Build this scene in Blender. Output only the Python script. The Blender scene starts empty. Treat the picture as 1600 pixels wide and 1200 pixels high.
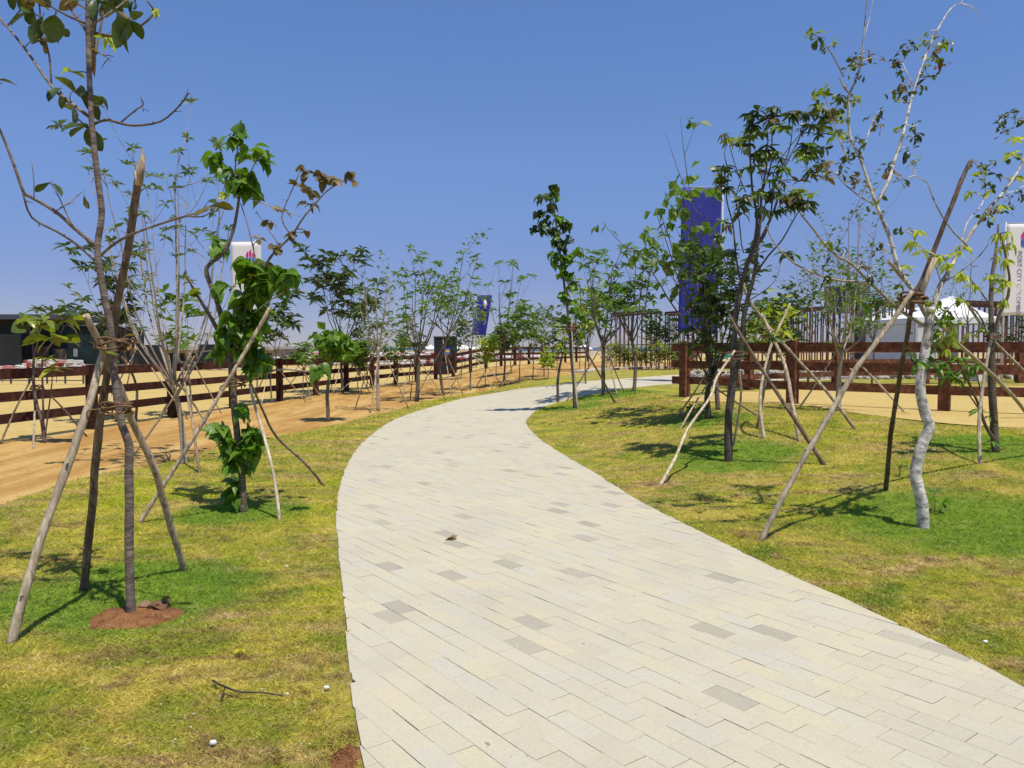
import bpy, math, random
import numpy as np
from mathutils import Vector, Matrix, noise as mnoise
R = math.radians
random.seed(7)
rng = np.random.default_rng(7)
col = bpy.context.scene.collection
sc = bpy.context.scene

# ------------------------------------------------------------------ camera, sky, sun, exposure
CAM_H = 1.6
PITCH = math.atan(57 / 1200)
cam = bpy.data.cameras.new('camera'); cam_o = bpy.data.objects.new('camera', cam); col.objects.link(cam_o)
cam.sensor_width = 36; cam.lens = 36 * 1200 / 1600
cam.clip_start = 0.05; cam.clip_end = 20000
cam_o.location = (0, 0, CAM_H); cam_o.rotation_euler = (R(90) - PITCH, 0, 0)
sc.camera = cam_o

SUN_EL = 68.0
SHADOW = Vector((-0.23, 0.30)).normalized()          # direction shadows fall on the ground
sun_dir = Vector((-SHADOW.x * math.cos(R(SUN_EL)), -SHADOW.y * math.cos(R(SUN_EL)), math.sin(R(SUN_EL))))
w = bpy.data.worlds.new('World'); sc.world = w; w.use_nodes = True
wn = w.node_tree; wn.nodes.clear()
sky = wn.nodes.new('ShaderNodeTexSky'); sky.sky_type = 'NISHITA'; sky.sun_disc = False
sky.sun_elevation = R(SUN_EL); sky.sun_rotation = math.atan2(sun_dir.x, sun_dir.y)
sky.air_density = 0.85; sky.dust_density = 0.0; sky.ozone_density = 3.0; sky.altitude = 0
bg = wn.nodes.new('ShaderNodeBackground'); bg.inputs['Strength'].default_value = 0.145
tint = wn.nodes.new('ShaderNodeMix'); tint.data_type = 'RGBA'; tint.blend_type = 'MULTIPLY'; tint.inputs[0].default_value = 1
tint.inputs[7].default_value = (0.83, 0.90, 1.08, 1)
out = wn.nodes.new('ShaderNodeOutputWorld')
tcw = wn.nodes.new('ShaderNodeTexCoord'); sxyz = wn.nodes.new('ShaderNodeSeparateXYZ'); skr = wn.nodes.new('ShaderNodeValToRGB')
wn.links.new(tcw.outputs['Generated'], sxyz.inputs[0]); wn.links.new(sxyz.outputs['Z'], skr.inputs[0])   # colour ramp multiplied over the sky, darker towards the horizon
skr.color_ramp.elements[0].position = 0.0; skr.color_ramp.elements[0].color = (0.44, 0.395, 0.48, 1)
skr.color_ramp.elements[1].position = 0.55; skr.color_ramp.elements[1].color = (0.95, 0.98, 1.0, 1)
for p_, c_ in ((0.085, (0.54, 0.475, 0.565)), (0.234, (0.82, 0.81, 0.83)), (0.39, (0.92, 0.96, 0.99))):
    e_ = skr.color_ramp.elements.new(p_); e_.color = (*c_, 1)
hz = wn.nodes.new('ShaderNodeMix'); hz.data_type = 'RGBA'; hz.blend_type = 'MULTIPLY'; hz.inputs[0].default_value = 1
wn.links.new(sky.outputs[0], hz.inputs[6]); wn.links.new(skr.outputs[0], hz.inputs[7])
wn.links.new(hz.outputs[2], tint.inputs[6]); wn.links.new(tint.outputs[2], bg.inputs[0]); wn.links.new(bg.outputs[0], out.inputs[0])
sl = bpy.data.lights.new('sun', 'SUN'); sl.energy = 4.7; sl.angle = R(0.5); sl.color = (1.0, 0.945, 0.83)
so = bpy.data.objects.new('sun', sl); col.objects.link(so)
so.rotation_euler = sun_dir.to_track_quat('Z', 'Y').to_euler()
sc.view_settings.view_transform = 'Standard'; sc.view_settings.look = 'None'
sc.view_settings.exposure = 0.0; sc.view_settings.gamma = 1
sc.view_settings.use_curve_mapping = False

# ------------------------------------------------------------------ terrain and pixel helpers
def ss(t):
    t = max(0.0, min(1.0, t)); return t * t * (3 - 2 * t)
def G(x, y):
    return 0.42 * ss((x + 0.15 * (y - 14) - 0.3) / 4.0) * ss((y - 5) / 8.0)
cp, sp_ = math.cos(PITCH), math.sin(PITCH)
def ray(px, py):
    u = (px - 800) / 1200; v = (600 - py) / 1200
    return Vector((u, cp + v * sp_, -sp_ + v * cp))
def at(px, py, d):
    r = ray(px, py); k = d / r.y
    return Vector((r.x * k, d, CAM_H + r.z * k))
def gp(px, py):
    r = ray(px, py); y = 1.0
    while y < 400:
        k = y / r.y
        if CAM_H + r.z * k <= G(r.x * k, y): break
        y += 0.1 if y < 60 else 1
    lo, hi = y - (0.1 if y < 60 else 1), y
    for _ in range(12):
        y = (lo + hi) / 2; k = y / r.y
        if CAM_H + r.z * k <= G(r.x * k, y): hi = y
        else: lo = y
    k = y / r.y
    return Vector((r.x * k, y, G(r.x * k, y)))
def gd(px, py): return gp(px, py).y

# ------------------------------------------------------------------ object helpers
def tag(o, label=None, cat=None, group=None, kind=None):
    if label: o['label'] = label
    if cat: o['category'] = cat
    if group: o['group'] = group
    if kind: o['kind'] = kind
    return o
def empty(name, loc, rz=0.0):
    o = bpy.data.objects.new(name, None); o.empty_display_size = 0.2
    col.objects.link(o); o.location = loc; o.rotation_euler = (0, 0, rz); return o
class MB:
    def __init__(s): s.v = []; s.f = []; s.sm = []
    def add(s, vs, fs, smooth=False):
        b = len(s.v); s.v.extend([tuple(a) for a in vs])
        s.f.extend([tuple(b + i for i in f) for f in fs]); s.sm.extend([smooth] * len(fs))
    def box(s, c, size, rz=0.0, M=None):
        hx, hy, hz = size[0] / 2, size[1] / 2, size[2] / 2
        m = Matrix.Translation(c) @ Matrix.Rotation(rz, 4, 'Z') if M is None else M
        vs = [m @ Vector((x, y, z)) for x in (-hx, hx) for y in (-hy, hy) for z in (-hz, hz)]
        s.add(vs, [(0, 1, 3, 2), (4, 6, 7, 5), (0, 4, 5, 1), (2, 3, 7, 6), (0, 2, 6, 4), (1, 5, 7, 3)])
    def bar(s, a, b, w_, h_, up=Vector((0, 0, 1))):
        a = Vector(a); b = Vector(b); d = b - a; L = d.length; d.normalize()
        sd = d.cross(up).normalized(); u = sd.cross(d)
        m = Matrix((sd, d, u)).transposed().to_4x4(); m.translation = (a + b) / 2
        s.box(None, (w_, L, h_), M=m)
    def tube(s, pts, rad, sides=6, cap=True, knots=0.0):
        pts = [Vector(p) for p in pts]; n = len(pts)
        if not hasattr(rad, '__len__'): rad = [rad] * n
        if len(rad) == 2 and n > 2: rad = [rad[0] + (rad[1] - rad[0]) * i / (n - 1) for i in range(n)]
        b = len(s.v); ref = Vector((0.3, 1, 0.1))
        for i, p in enumerate(pts):
            t = (pts[min(i + 1, n - 1)] - pts[max(i - 1, 0)])
            if t.length < 1e-9: t = Vector((0, 0, 1))
            t.normalize()
            x = t.cross(ref)
            if x.length < 0.05: x = t.cross(Vector((1, 0, 0)))
            x.normalize(); y = t.cross(x); ref = x.cross(t)
            for k in range(sides):
                a = 2 * math.pi * k / sides
                r = rad[i] * (1 + (random.uniform(-knots, knots) if knots else 0))
                s.v.append(tuple(p + (x * math.cos(a) + y * math.sin(a)) * r))
        for i in range(n - 1):
            for k in range(sides):
                k2 = (k + 1) % sides
                s.f.append((b + i * sides + k, b + i * sides + k2, b + (i + 1) * sides + k2, b + (i + 1) * sides + k)); s.sm.append(True)
        if cap:
            s.f.append(tuple(b + k for k in reversed(range(sides)))); s.sm.append(False)
            s.f.append(tuple(b + (n - 1) * sides + k for k in range(sides))); s.sm.append(False)
    def mesh(s, name, mats):
        me = bpy.data.meshes.new(name); me.from_pydata(s.v, [], s.f)
        me.polygons.foreach_set('use_smooth', s.sm)
        for m in (mats if isinstance(mats, (list, tuple)) else [mats]): me.materials.append(m)
        me.update(); return me
    def build(s, name, mats, parent=None):
        if parent is not None:
            off = parent.matrix_basis.inverted() if parent.parent is None else (parent.parent.matrix_basis @ parent.matrix_basis).inverted()
            s.v = [tuple(off @ Vector(a)) for a in s.v]
        me = s.mesh(name, mats)
        o = bpy.data.objects.new(name, me); col.objects.link(o)
        if parent is not None: o.parent = parent
        return o
def smooth_path(pts, k=4):
    pts = [Vector(p) for p in pts]; out_ = []
    n = len(pts)
    if n < 3:
        return [pts[0].lerp(pts[-1], i / k) for i in range(k + 1)]
    for i in range(n - 1):
        p0 = pts[max(i - 1, 0)]; p1 = pts[i]; p2 = pts[i + 1]; p3 = pts[min(i + 2, n - 1)]
        for j in range(k):
            t = j / k; t2 = t * t; t3 = t2 * t
            out_.append(0.5 * ((2 * p1) + (-p0 + p2) * t + (2 * p0 - 5 * p1 + 4 * p2 - p3) * t2 + (-p0 + 3 * p1 - 3 * p2 + p3) * t3))
    out_.append(pts[-1]); return out_

# ------------------------------------------------------------------ materials
def nm(name):
    m = bpy.data.materials.new(name); m.use_nodes = True; nt = m.node_tree; nt.nodes.clear()
    o = nt.nodes.new('ShaderNodeOutputMaterial'); p = nt.nodes.new('ShaderNodeBsdfPrincipled')
    nt.links.new(p.outputs[0], o.inputs[0]); return m, nt, p, o
def N(nt, t, **kw):
    n = nt.nodes.new(t)
    for k, v in kw.items(): setattr(n, k, v)
    return n
def mixc(nt, fac, a, b, blend='MIX'):
    n = N(nt, 'ShaderNodeMix', data_type='RGBA', blend_type=blend)
    for i, v in ((0, fac), (6, a), (7, b)):
        if hasattr(v, 'is_linked') or isinstance(v, bpy.types.NodeSocket): nt.links.new(v, n.inputs[i])
        elif i == 0: n.inputs[0].default_value = v
        else: n.inputs[i].default_value = (*v[:3], 1)
    return n.outputs[2]
def ramp(nt, src, stops):
    n = N(nt, 'ShaderNodeValToRGB'); nt.links.new(src, n.inputs[0])
    cr = n.color_ramp
    while len(cr.elements) > 1: cr.elements.remove(cr.elements[-1])
    cr.elements[0].position = stops[0][0]; cr.elements[0].color = (*stops[0][1], 1)
    for p, c in stops[1:]:
        e = cr.elements.new(p); e.color = (*c, 1)
    return n.outputs[0]
def tex(nt, scale, detail=4, rough=0.6, src=None, dist=0.0):
    n = N(nt, 'ShaderNodeTexNoise'); n.inputs['Scale'].default_value = scale; n.inputs['Detail'].default_value = detail
    n.inputs['Roughness'].default_value = rough; n.inputs['Distortion'].default_value = dist
    if src is not None: nt.links.new(src, n.inputs['Vector'])
    return n.outputs['Fac']
def gray(a, b): return [(a, (0, 0, 0)), (b, (1, 1, 1))]
def bump(nt, p, src, strength, dist):
    b = N(nt, 'ShaderNodeBump'); b.inputs['Strength'].default_value = strength; b.inputs['Distance'].default_value = dist
    nt.links.new(src, b.inputs['Height']); nt.links.new(b.outputs[0], p.inputs['Normal'])
def flat(name, c, rough=0.7, spec=0.3, var=0.12, scale=6):
    m, nt, p, o = nm(name); tc = N(nt, 'ShaderNodeTexCoord')
    f = tex(nt, scale, 5, 0.6, tc.outputs['Object'])
    c2 = [x * (1 - var * 1.6) for x in c]; c3 = [min(1, x * (1 + var)) for x in c]
    nt.links.new(ramp(nt, f, [(0.3, c2), (0.7, c3)]), p.inputs['Base Color'])
    p.inputs['Roughness'].default_value = rough; p.inputs['Specular IOR Level'].default_value = spec
    return m
def bark(name, a, b, c, scale=18, strz=5.0, bs=0.6):
    m, nt, p, o = nm(name); tc = N(nt, 'ShaderNodeTexCoord'); mp = N(nt, 'ShaderNodeMapping')
    mp.inputs['Scale'].default_value = (1, 1, strz)
    nt.links.new(tc.outputs['Object'], mp.inputs[0])
    f = tex(nt, scale, 6, 0.65, mp.outputs[0], 0.4); f2 = tex(nt, 4, 3, 0.5, tc.outputs['Object'])
    c1 = ramp(nt, f, [(0.38, a), (0.5, b), (0.62, c)])
    oi = N(nt, 'ShaderNodeObjectInfo')
    c2 = mixc(nt, ramp(nt, f2, gray(0.35, 0.75)), c1, [x * 0.6 for x in b])
    hs = N(nt, 'ShaderNodeHueSaturation'); nt.links.new(c2, hs.inputs['Color'])
    mr = N(nt, 'ShaderNodeMapRange'); mr.inputs[3].default_value = 0.75; mr.inputs[4].default_value = 1.25
    nt.links.new(oi.outputs['Random'], mr.inputs[0]); nt.links.new(mr.outputs[0], hs.inputs['Value'])
    nt.links.new(hs.outputs[0], p.inputs['Base Color']); p.inputs['Roughness'].default_value = 0.9
    p.inputs['Specular IOR Level'].default_value = 0.15
    bump(nt, p, f, bs, 0.02); return m
def leafmat(name, c, c2, gloss=0.45, per='obj', trans=0.35):
    m, nt, p, o = nm(name)
    if per == 'obj':
        r = N(nt, 'ShaderNodeObjectInfo').outputs['Random']
    else:
        r = N(nt, 'ShaderNodeNewGeometry').outputs['Random Per Island']
    colr = ramp(nt, r, [(0.0, [x * 0.7 for x in c]), (0.5, c), (1.0, c2)])
    tc = N(nt, 'ShaderNodeTexCoord')
    colr = mixc(nt, 0.35, colr, ramp(nt, tex(nt, 9, 3, 0.5, tc.outputs['Object']), [(0.3, [x * 0.5 for x in c]), (0.7, [min(1, x * 1.5) for x in c2])]))
    nt.links.new(colr, p.inputs['Base Color'])
    p.inputs['Roughness'].default_value = gloss; p.inputs['Specular IOR Level'].default_value = 0.35
    t = N(nt, 'ShaderNodeBsdfTranslucent')
    tcx = mixc(nt, 1.0, colr, (1.5, 1.7, 0.5), 'MULTIPLY'); nt.links.new(tcx, t.inputs[0])
    mx = N(nt, 'ShaderNodeMixShader'); mx.inputs[0].default_value = trans
    nt.links.new(p.outputs[0], mx.inputs[1]); nt.links.new(t.outputs[0], mx.inputs[2]); nt.links.new(mx.outputs[0], o.inputs[0])
    return m

# green rings of well watered turf round the trees: (px, py, radius m)
RINGS = [(200, 925, 0.80), (1520, 815, 1.25), (1145, 712, 0.95), (378, 800, 0.6), (1575, 700, 1.0), (1105, 655, .8),
         (898, 636, .7), (985, 612, .9), (945, 620, .8)]
def lawn_group():
    g = bpy.data.node_groups.new('lawn_colour', 'ShaderNodeTree')
    g.interface.new_socket('Color', in_out='OUTPUT', socket_type='NodeSocketColor')
    go = g.nodes.new('NodeGroupOutput'); geo = N(g, 'ShaderNodeNewGeometry')
    P = geo.outputs['Position']
    mp = N(g, 'ShaderNodeMapping'); mp.inputs['Scale'].default_value = (1, 1, 0); g.links.new(P, mp.inputs[0]); V = mp.outputs[0]
    big = tex(g, 0.42, 4, 0.6, V, 0.6); mid = tex(g, 1.7, 5, 0.65, V, 0.8); fine = tex(g, 9, 5, 0.7, V, 0.5)
    vor = N(g, 'ShaderNodeTexVoronoi'); vor.inputs['Scale'].default_value = 0.9; g.links.new(V, vor.inputs['Vector'])
    base = ramp(g, mid, [(0.32, (0.105, 0.145, 0.02)), (0.45, (0.19, 0.20, 0.028)), (0.58, (0.29, 0.255, 0.05)), (0.72, (0.36, 0.29, 0.10))])
    yel = ramp(g, big, gray(0.50, 0.66))
    c = mixc(g, yel, base, mixc(g, 0.55, base, (0.255, 0.27, 0.014)))
    m3 = N(g, 'ShaderNodeMapping'); m3.inputs['Location'].default_value = (13, 7, 3); m3.inputs['Scale'].default_value = (0.55, 1.5, 0); g.links.new(P, m3.inputs[0])
    dry = tex(g, 0.9, 6, 0.72, m3.outputs[0], 1.2)
    c = mixc(g, ramp(g, dry, gray(0.50, 0.66)), c, ramp(g, fine, [(0.3, (0.15, 0.10, 0.045)), (0.55, (0.30, 0.225, 0.10)), (0.75, (0.42, 0.35, 0.17))]))
    m5 = N(g, 'ShaderNodeMapping'); m5.inputs['Location'].default_value = (3, 47, 9); m5.inputs['Scale'].default_value = (0.7, 1.2, 0); g.links.new(P, m5.inputs[0])
    br = tex(g, 2.6, 6, 0.75, m5.outputs[0], 1.0)
    c = mixc(g, ramp(g, br, gray(0.53, 0.68)), c, ramp(g, fine, [(0.3, (0.09, 0.055, 0.028)), (0.6, (0.21, 0.14, 0.07)), (0.75, (0.36, 0.28, 0.15))]))
    c = mixc(g, 0.5, c, ramp(g, fine, [(0.3, (0.45, 0.42, 0.4)), (0.5, (0.9, 0.9, 0.9)), (0.7, (1, 1, 1))]), 'MULTIPLY')
    wob = tex(g, 2.2, 4, 0.6, V, 0.3)
    for px, py, r in RINGS:
        q = gp(px, py)
        vs = N(g, 'ShaderNodeVectorMath', operation='SUBTRACT'); g.links.new(V, vs.inputs[0]); vs.inputs[1].default_value = (q.x, q.y, 0)
        ln = N(g, 'ShaderNodeVectorMath', operation='LENGTH'); g.links.new(vs.outputs[0], ln.inputs[0])
        ad = N(g, 'ShaderNodeMath', operation='MULTIPLY_ADD'); g.links.new(wob, ad.inputs[0]); ad.inputs[1].default_value = 1.1 * r; g.links.new(ln.outputs['Value'], ad.inputs[2])
        mr = N(g, 'ShaderNodeMapRange'); mr.inputs[1].default_value = r * 1.30; mr.inputs[2].default_value = r * 1.75
        mr.inputs[3].default_value = 0.80; mr.inputs[4].default_value = 0.0; g.links.new(ad.outputs[0], mr.inputs[0])
        c = mixc(g, mr.outputs[0], c, ramp(g, fine, [(0.3, (0.05, 0.115, 0.012)), (0.7, (0.12, 0.20, 0.02))]))
    c = mixc(g, 1.0, c, (2.22, 2.14, 2.05), 'MULTIPLY')
    g.links.new(c, go.inputs[0]); return g
LAWNG = lawn_group()
def lawn_mat(name, blade):
    m, nt, p, o = nm(name); gn = N(nt, 'ShaderNodeGroup'); gn.node_tree = LAWNG; c = gn.outputs[0]
    geo = N(nt, 'ShaderNodeNewGeometry')
    if blade:
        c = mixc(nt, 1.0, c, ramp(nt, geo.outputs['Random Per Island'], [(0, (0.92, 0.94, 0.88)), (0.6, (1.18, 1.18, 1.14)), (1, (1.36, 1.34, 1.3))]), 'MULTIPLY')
        nt.links.new(c, p.inputs['Base Color']); p.inputs['Roughness'].default_value = 0.6; p.inputs['Specular IOR Level'].default_value = 0.2
        t = N(nt, 'ShaderNodeBsdfTranslucent'); nt.links.new(c, t.inputs[0])
        mx = N(nt, 'ShaderNodeMixShader'); mx.inputs[0].default_value = 0.42
        nt.links.new(p.outputs[0], mx.inputs[1]); nt.links.new(t.outputs[0], mx.inputs[2]); nt.links.new(mx.outputs[0], o.inputs[0])
    else:
        c = mixc(nt, 1.0, c, (0.72, 0.72, 0.72), 'MULTIPLY')  # sheet colour darkened evenly, standing in for the shade among grass blades
        nt.links.new(c, p.inputs['Base Color']); p.inputs['Roughness'].default_value = 0.95; p.inputs['Specular IOR Level'].default_value = 0.05
        bump(nt, p, tex(nt, 45, 5, 0.75, geo.outputs['Position']), 0.9, 0.03)
    return m
M = {}
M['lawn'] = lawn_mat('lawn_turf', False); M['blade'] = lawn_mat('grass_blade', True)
def ground_mat(name, stops, stops2, mixr, bs=0.5, sx=0.5, sy=2.0, rot=0.0, marks=None):
    m, nt, p, o = nm(name); geo = N(nt, 'ShaderNodeNewGeometry'); P = geo.outputs['Position']
    mp = N(nt, 'ShaderNodeMapping'); mp.inputs['Scale'].default_value = (sx, sy, 1); mp.inputs['Rotation'].default_value = (0, 0, rot); nt.links.new(P, mp.inputs[0])
    a = tex(nt, 0.8, 6, 0.65, mp.outputs[0], 0.5); f = tex(nt, 14, 6, 0.75, P)
    c = ramp(nt, a, stops); c = mixc(nt, mixr, c, ramp(nt, f, stops2))
    if marks:
        q = tex(nt, 5.0, 3, 0.5, P, 0.3); c = mixc(nt, ramp(nt, q, gray(0.63, 0.69)), c, marks)
    nt.links.new(c, p.inputs['Base Color']); p.inputs['Roughness'].default_value = 0.95; p.inputs['Specular IOR Level'].default_value = 0.05
    bump(nt, p, f, bs, 0.02); return m
M['sand'] = ground_mat('yellow_sand', [(0.3, (0.49, 0.345, 0.115)), (0.5, (0.55, 0.40, 0.145)), (0.7, (0.60, 0.45, 0.18))], [(0.35, (0.37, 0.255, 0.085)), (0.6, (0.59, 0.44, 0.165))], 0.35, 0.6, marks=(0.40, 0.29, 0.13))
M['track'] = ground_mat('orange_dirt', [(0.34, (0.34, 0.175, 0.05)), (0.46, (0.43, 0.245, 0.075)), (0.56, (0.56, 0.365, 0.13)), (0.68, (0.63, 0.44, 0.175))], [(0.35, (0.27, 0.13, 0.035)), (0.6, (0.50, 0.30, 0.10))], 0.35, 0.6, sx=2.2, sy=0.35, rot=R(-12), marks=(0.33, 0.17, 0.06))
M['soil'] = ground_mat('red_soil', [(0.3, (0.17, 0.07, 0.028)), (0.7, (0.30, 0.135, 0.055))], [(0.35, (0.11, 0.045, 0.018)), (0.6, (0.36, 0.18, 0.08))], 0.5, 1.0, 3, 3)
M['berm'] = ground_mat('far_sand', [(0.3, (0.38, 0.27, 0.15)), (0.7, (0.55, 0.42, 0.26))], [(0.35, (0.30, 0.22, 0.12)), (0.6, (0.5, 0.40, 0.25))], 0.4)
M['bed'] = flat('paving_bed_sand', (0.10, 0.085, 0.06), 0.95, 0.05, 0.3, 30)
def paver_mat(name, per):
    m, nt, p, o = nm(name); geo = N(nt, 'ShaderNodeNewGeometry')
    r = N(nt, 'ShaderNodeObjectInfo').outputs['Random'] if per == 'obj' else geo.outputs['Random Per Island']
    c = ramp(nt, r, [(0.0, (0.515, 0.475, 0.365)), (0.3, (0.54, 0.50, 0.385)), (0.55, (0.56, 0.505, 0.365)), (0.75, (0.53, 0.50, 0.415)), (0.945, (0.55, 0.50, 0.38)), (0.955, (0.46, 0.425, 0.34)), (1.0, (0.385, 0.355, 0.285))])
    f = tex(nt, 1.2, 4, 0.6, geo.outputs['Position'], 0.3)
    c = mixc(nt, 0.6, c, ramp(nt, f, [(0.3, (0.84, 0.83, 0.83)), (0.7, (1.0, 0.975, 0.90))]), 'MULTIPLY')
    f2 = tex(nt, 60, 6, 0.75, geo.outputs['Position'])
    c = mixc(nt, 0.6, c, ramp(nt, f2, [(0.25, (0.76, 0.74, 0.7)), (0.6, (1, 1, 1))]), 'MULTIPLY')
    f4 = tex(nt, 7.5, 4, 0.7, geo.outputs['Position'], 0.8)
    c = mixc(nt, ramp(nt, f4, gray(0.66, 0.80)), c, (0.46, 0.41, 0.30))
    f5 = tex(nt, 0.55, 5, 0.7, geo.outputs['Position'], 1.0)
    c = mixc(nt, ramp(nt, f5, [(0.45, (0, 0, 0)), (0.75, (0.55, 0.55, 0.55))]), c, mixc(nt, 0.5, c, (0.50, 0.46, 0.37)))
    f6 = tex(nt, 26, 2, 0.5, geo.outputs['Position'], 0.2)
    c = mixc(nt, ramp(nt, f6, [(0.755, (0, 0, 0)), (0.78, (0.7, 0.7, 0.7))]), c, (0.16, 0.12, 0.08))
    c = mixc(nt, 1.0, c, (1.06, 1.055, 1.04), 'MULTIPLY')
    nt.links.new(c, p.inputs['Base Color']); p.inputs['Roughness'].default_value = 0.88; p.inputs['Specular IOR Level'].default_value = 0.15
    bump(nt, p, f2, 0.35, 0.003); return m
M['paver'] = paver_mat('beige_paver', 'obj'); M['paver_i'] = paver_mat('beige_paver_field', 'isl')
M['bark_grey'] = bark('grey_brown_bark', (0.10, 0.075, 0.055), (0.22, 0.17, 0.125), (0.34, 0.28, 0.22))
M['bark_dark'] = bark('dark_bark', (0.05, 0.04, 0.033), (0.115, 0.092, 0.075), (0.2, 0.165, 0.135))
M['bark_pale'] = bark('pale_bark', (0.24, 0.19, 0.14), (0.42, 0.35, 0.27), (0.56, 0.49, 0.40))
M['bark_white'] = bark('whitish_bark', (0.12, 0.10, 0.085), (0.58, 0.54, 0.47), (0.76, 0.72, 0.65), 13, 1.1, 0.9)
M['bark_purple'] = bark('purplish_bark', (0.085, 0.06, 0.055), (0.18, 0.13, 0.12), (0.29, 0.22, 0.20))
M['bark_t1'] = bark('tan_ringed_bark', (0.12, 0.09, 0.075), (0.23, 0.18, 0.15), (0.35, 0.285, 0.235), 11, 3.0, .7)
M['stake'] = bark('weathered_pole', (0.19, 0.135, 0.09), (0.50, 0.385, 0.265), (0.70, 0.57, 0.41), 34, 0.22, 0.9)
M['stake_l'] = bark('peeled_pale_pole', (0.36, 0.27, 0.17), (0.62, 0.50, 0.345), (0.74, 0.63, 0.47), 30, 0.25, 0.8)
M['stake_d'] = bark('dark_pole', (0.085, 0.058, 0.040), (0.21, 0.15, 0.10), (0.33, 0.245, 0.17), 34, 0.25, 0.9)
M['rope'] = flat('coir_rope', (0.20, 0.12, 0.065), 0.95, 0.05, 0.4, 60)
M['cut'] = flat('cut_wood', (0.62, 0.46, 0.28), 0.8)
M['maroon'] = bark('maroon_fence_wood', (0.040, 0.015, 0.010), (0.070, 0.027, 0.018), (0.100, 0.042, 0.028), 9, 1, 0.25)
M['redwood'] = bark('red_brown_fence_wood', (0.085, 0.032, 0.018), (0.17, 0.068, 0.038), (0.25, 0.110, 0.064), 9, 1, 0.25)
L = {}
L['dark'] = leafmat('dark_leaf', (0.045, 0.075, 0.022), (0.085, 0.13, 0.03), .4, 'obj', .14)
L['heart'] = leafmat('heart_leaf', (0.085, 0.19, 0.018), (0.17, 0.28, 0.03), 0.4)
L['lime'] = leafmat('lime_leaf', (0.33, 0.40, 0.03), (0.50, 0.52, 0.06), 0.5)
L['yellow'] = leafmat('yellow_leaf', (0.75, 0.62, 0.03), (0.8, 0.7, 0.1))
L['olive'] = leafmat('olive_brown_leaf', (0.12, 0.11, 0.03), (0.20, 0.12, 0.055), .5, 'obj', .2)
L['brown'] = leafmat('dry_brown_leaf', (0.22, 0.11, 0.06), (0.32, 0.2, 0.12), 0.6)
L['waxy'] = leafmat('waxy_leaf', (0.16, 0.22, 0.03), (0.30, 0.34, 0.05), 0.25)
C = {}
C['dark'] = leafmat('dark_crown', (0.045, 0.085, 0.025), (0.09, 0.145, 0.035), 0.4, 'isl', .2)
C['green'] = leafmat('green_crown', (0.09, 0.17, 0.03), (0.17, 0.26, 0.045), 0.45, 'isl')
C['grey'] = leafmat('grey_green_crown', (0.09, 0.14, 0.05), (0.17, 0.22, 0.08), 0.5, 'isl')
C['lime'] = leafmat('lime_crown', (0.24, 0.32, 0.03), (0.42, 0.46, 0.05), 0.5, 'isl')
C['olive'] = leafmat('olive_crown', (0.16, 0.17, 0.05), (0.30, 0.22, 0.08), 0.5, 'isl')
C['heart'] = leafmat('heart_crown', (0.085, 0.19, 0.018), (0.17, 0.28, 0.03), 0.4, 'isl')

# ------------------------------------------------------------------ ground sheets
def resample(pts, n):
    P = [Vector((p[0], p[1], 0)) for p in pts]
    P = smooth_path(P, 8)
    cum = [0]
    for i in range(1, len(P)): cum.append(cum[-1] + (P[i] - P[i - 1]).length)
    res = []; j = 0
    for i in range(n):
        s = cum[-1] * i / (n - 1)
        while j < len(P) - 2 and cum[j + 1] < s: j += 1
        t = (s - cum[j]) / max(1e-6, cum[j + 1] - cum[j]); res.append(P[j].lerp(P[j + 1], min(1, max(0, t))))
    return res
def strip(name, A, B, n, m, dz, mat, wob=0.0, bumpy=0.0):
    a = resample(A, n); b = resample(B, n); vs = []; fs = []
    for i in range(n):
        for k in range(m + 1):
            p = a[i].lerp(b[i], k / m)
            if wob and k == m:
                p = p + Vector((mnoise.noise(p * 1.3), mnoise.noise(p * 1.3 + Vector((9, 9, 9))), 0)) * wob
            z = G(p.x, p.y) + dz
            if bumpy and 0 < k < m: z += bumpy * mnoise.noise(Vector((p.x * 0.8, p.y * 0.8, 1.7)))
            vs.append((p.x, p.y, z))
    for i in range(n - 1):
        for k in range(m):
            q = i * (m + 1) + k; fs.append((q, q + 1, q + m + 2, q + m + 1))
    mb = MB(); mb.add(vs, fs, True)
    o = mb.build(name, mat); tag(o, kind='structure')
    # make normals face up
    me = o.data
    if sum(pl.normal.z for pl in list(me.polygons)[:50]) < 0: me.flip_normals()
    return o
def W(pxs): return [(gp(x, y).x, gp(x, y).y) for x, y in pxs]
PATH_L = [(0.9, -3), (0.45, 0), (-0.1, 1.6)] + W([(572, 1200), (556, 1110), (543, 1000), (535, 920), (529, 850), (527, 790), (535, 750), (550, 715), (575, 685), (620, 655), (680, 635), (740, 620), (800, 610), (870, 601.5), (940, 594.5), (1000, 590), (1060, 586)])
PATH_L += [(PATH_L[-1][0] + 4, PATH_L[-1][1] + 2.2), (PATH_L[-1][0] + 10, PATH_L[-1][1] + 4)]
PATH_R = [(3.7, -3), (3.0, 0), (2.55, 2.2)] + W([(1600, 1078), (1500, 1024), (1400, 976), (1300, 930), (1200, 885), (1100, 835), (1000, 785), (930, 741), (870, 705), (840, 684), (823, 665), (824, 655), (838, 642), (860, 633), (900, 622), (950, 612), (1000, 605), (1050, 600.5)])
PATH_R += [(PATH_R[-1][0] + 4, PATH_R[-1][1] + 2.6), (PATH_R[-1][0] + 10, PATH_R[-1][1] + 4.6)]
TRACK = [(-5.3, -3), (-5.1, 3), (-5.15, 6)] + W([(0, 790), (100, 755), (200, 735), (300, 712), (400, 688), (500, 668), (600, 645), (700, 620), (800, 600), (870, 588), (950, 579), (1010, 577), (1070, 575)])
TRACK += [(TRACK[-1][0] + 12, TRACK[-1][1] + 3)]
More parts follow.
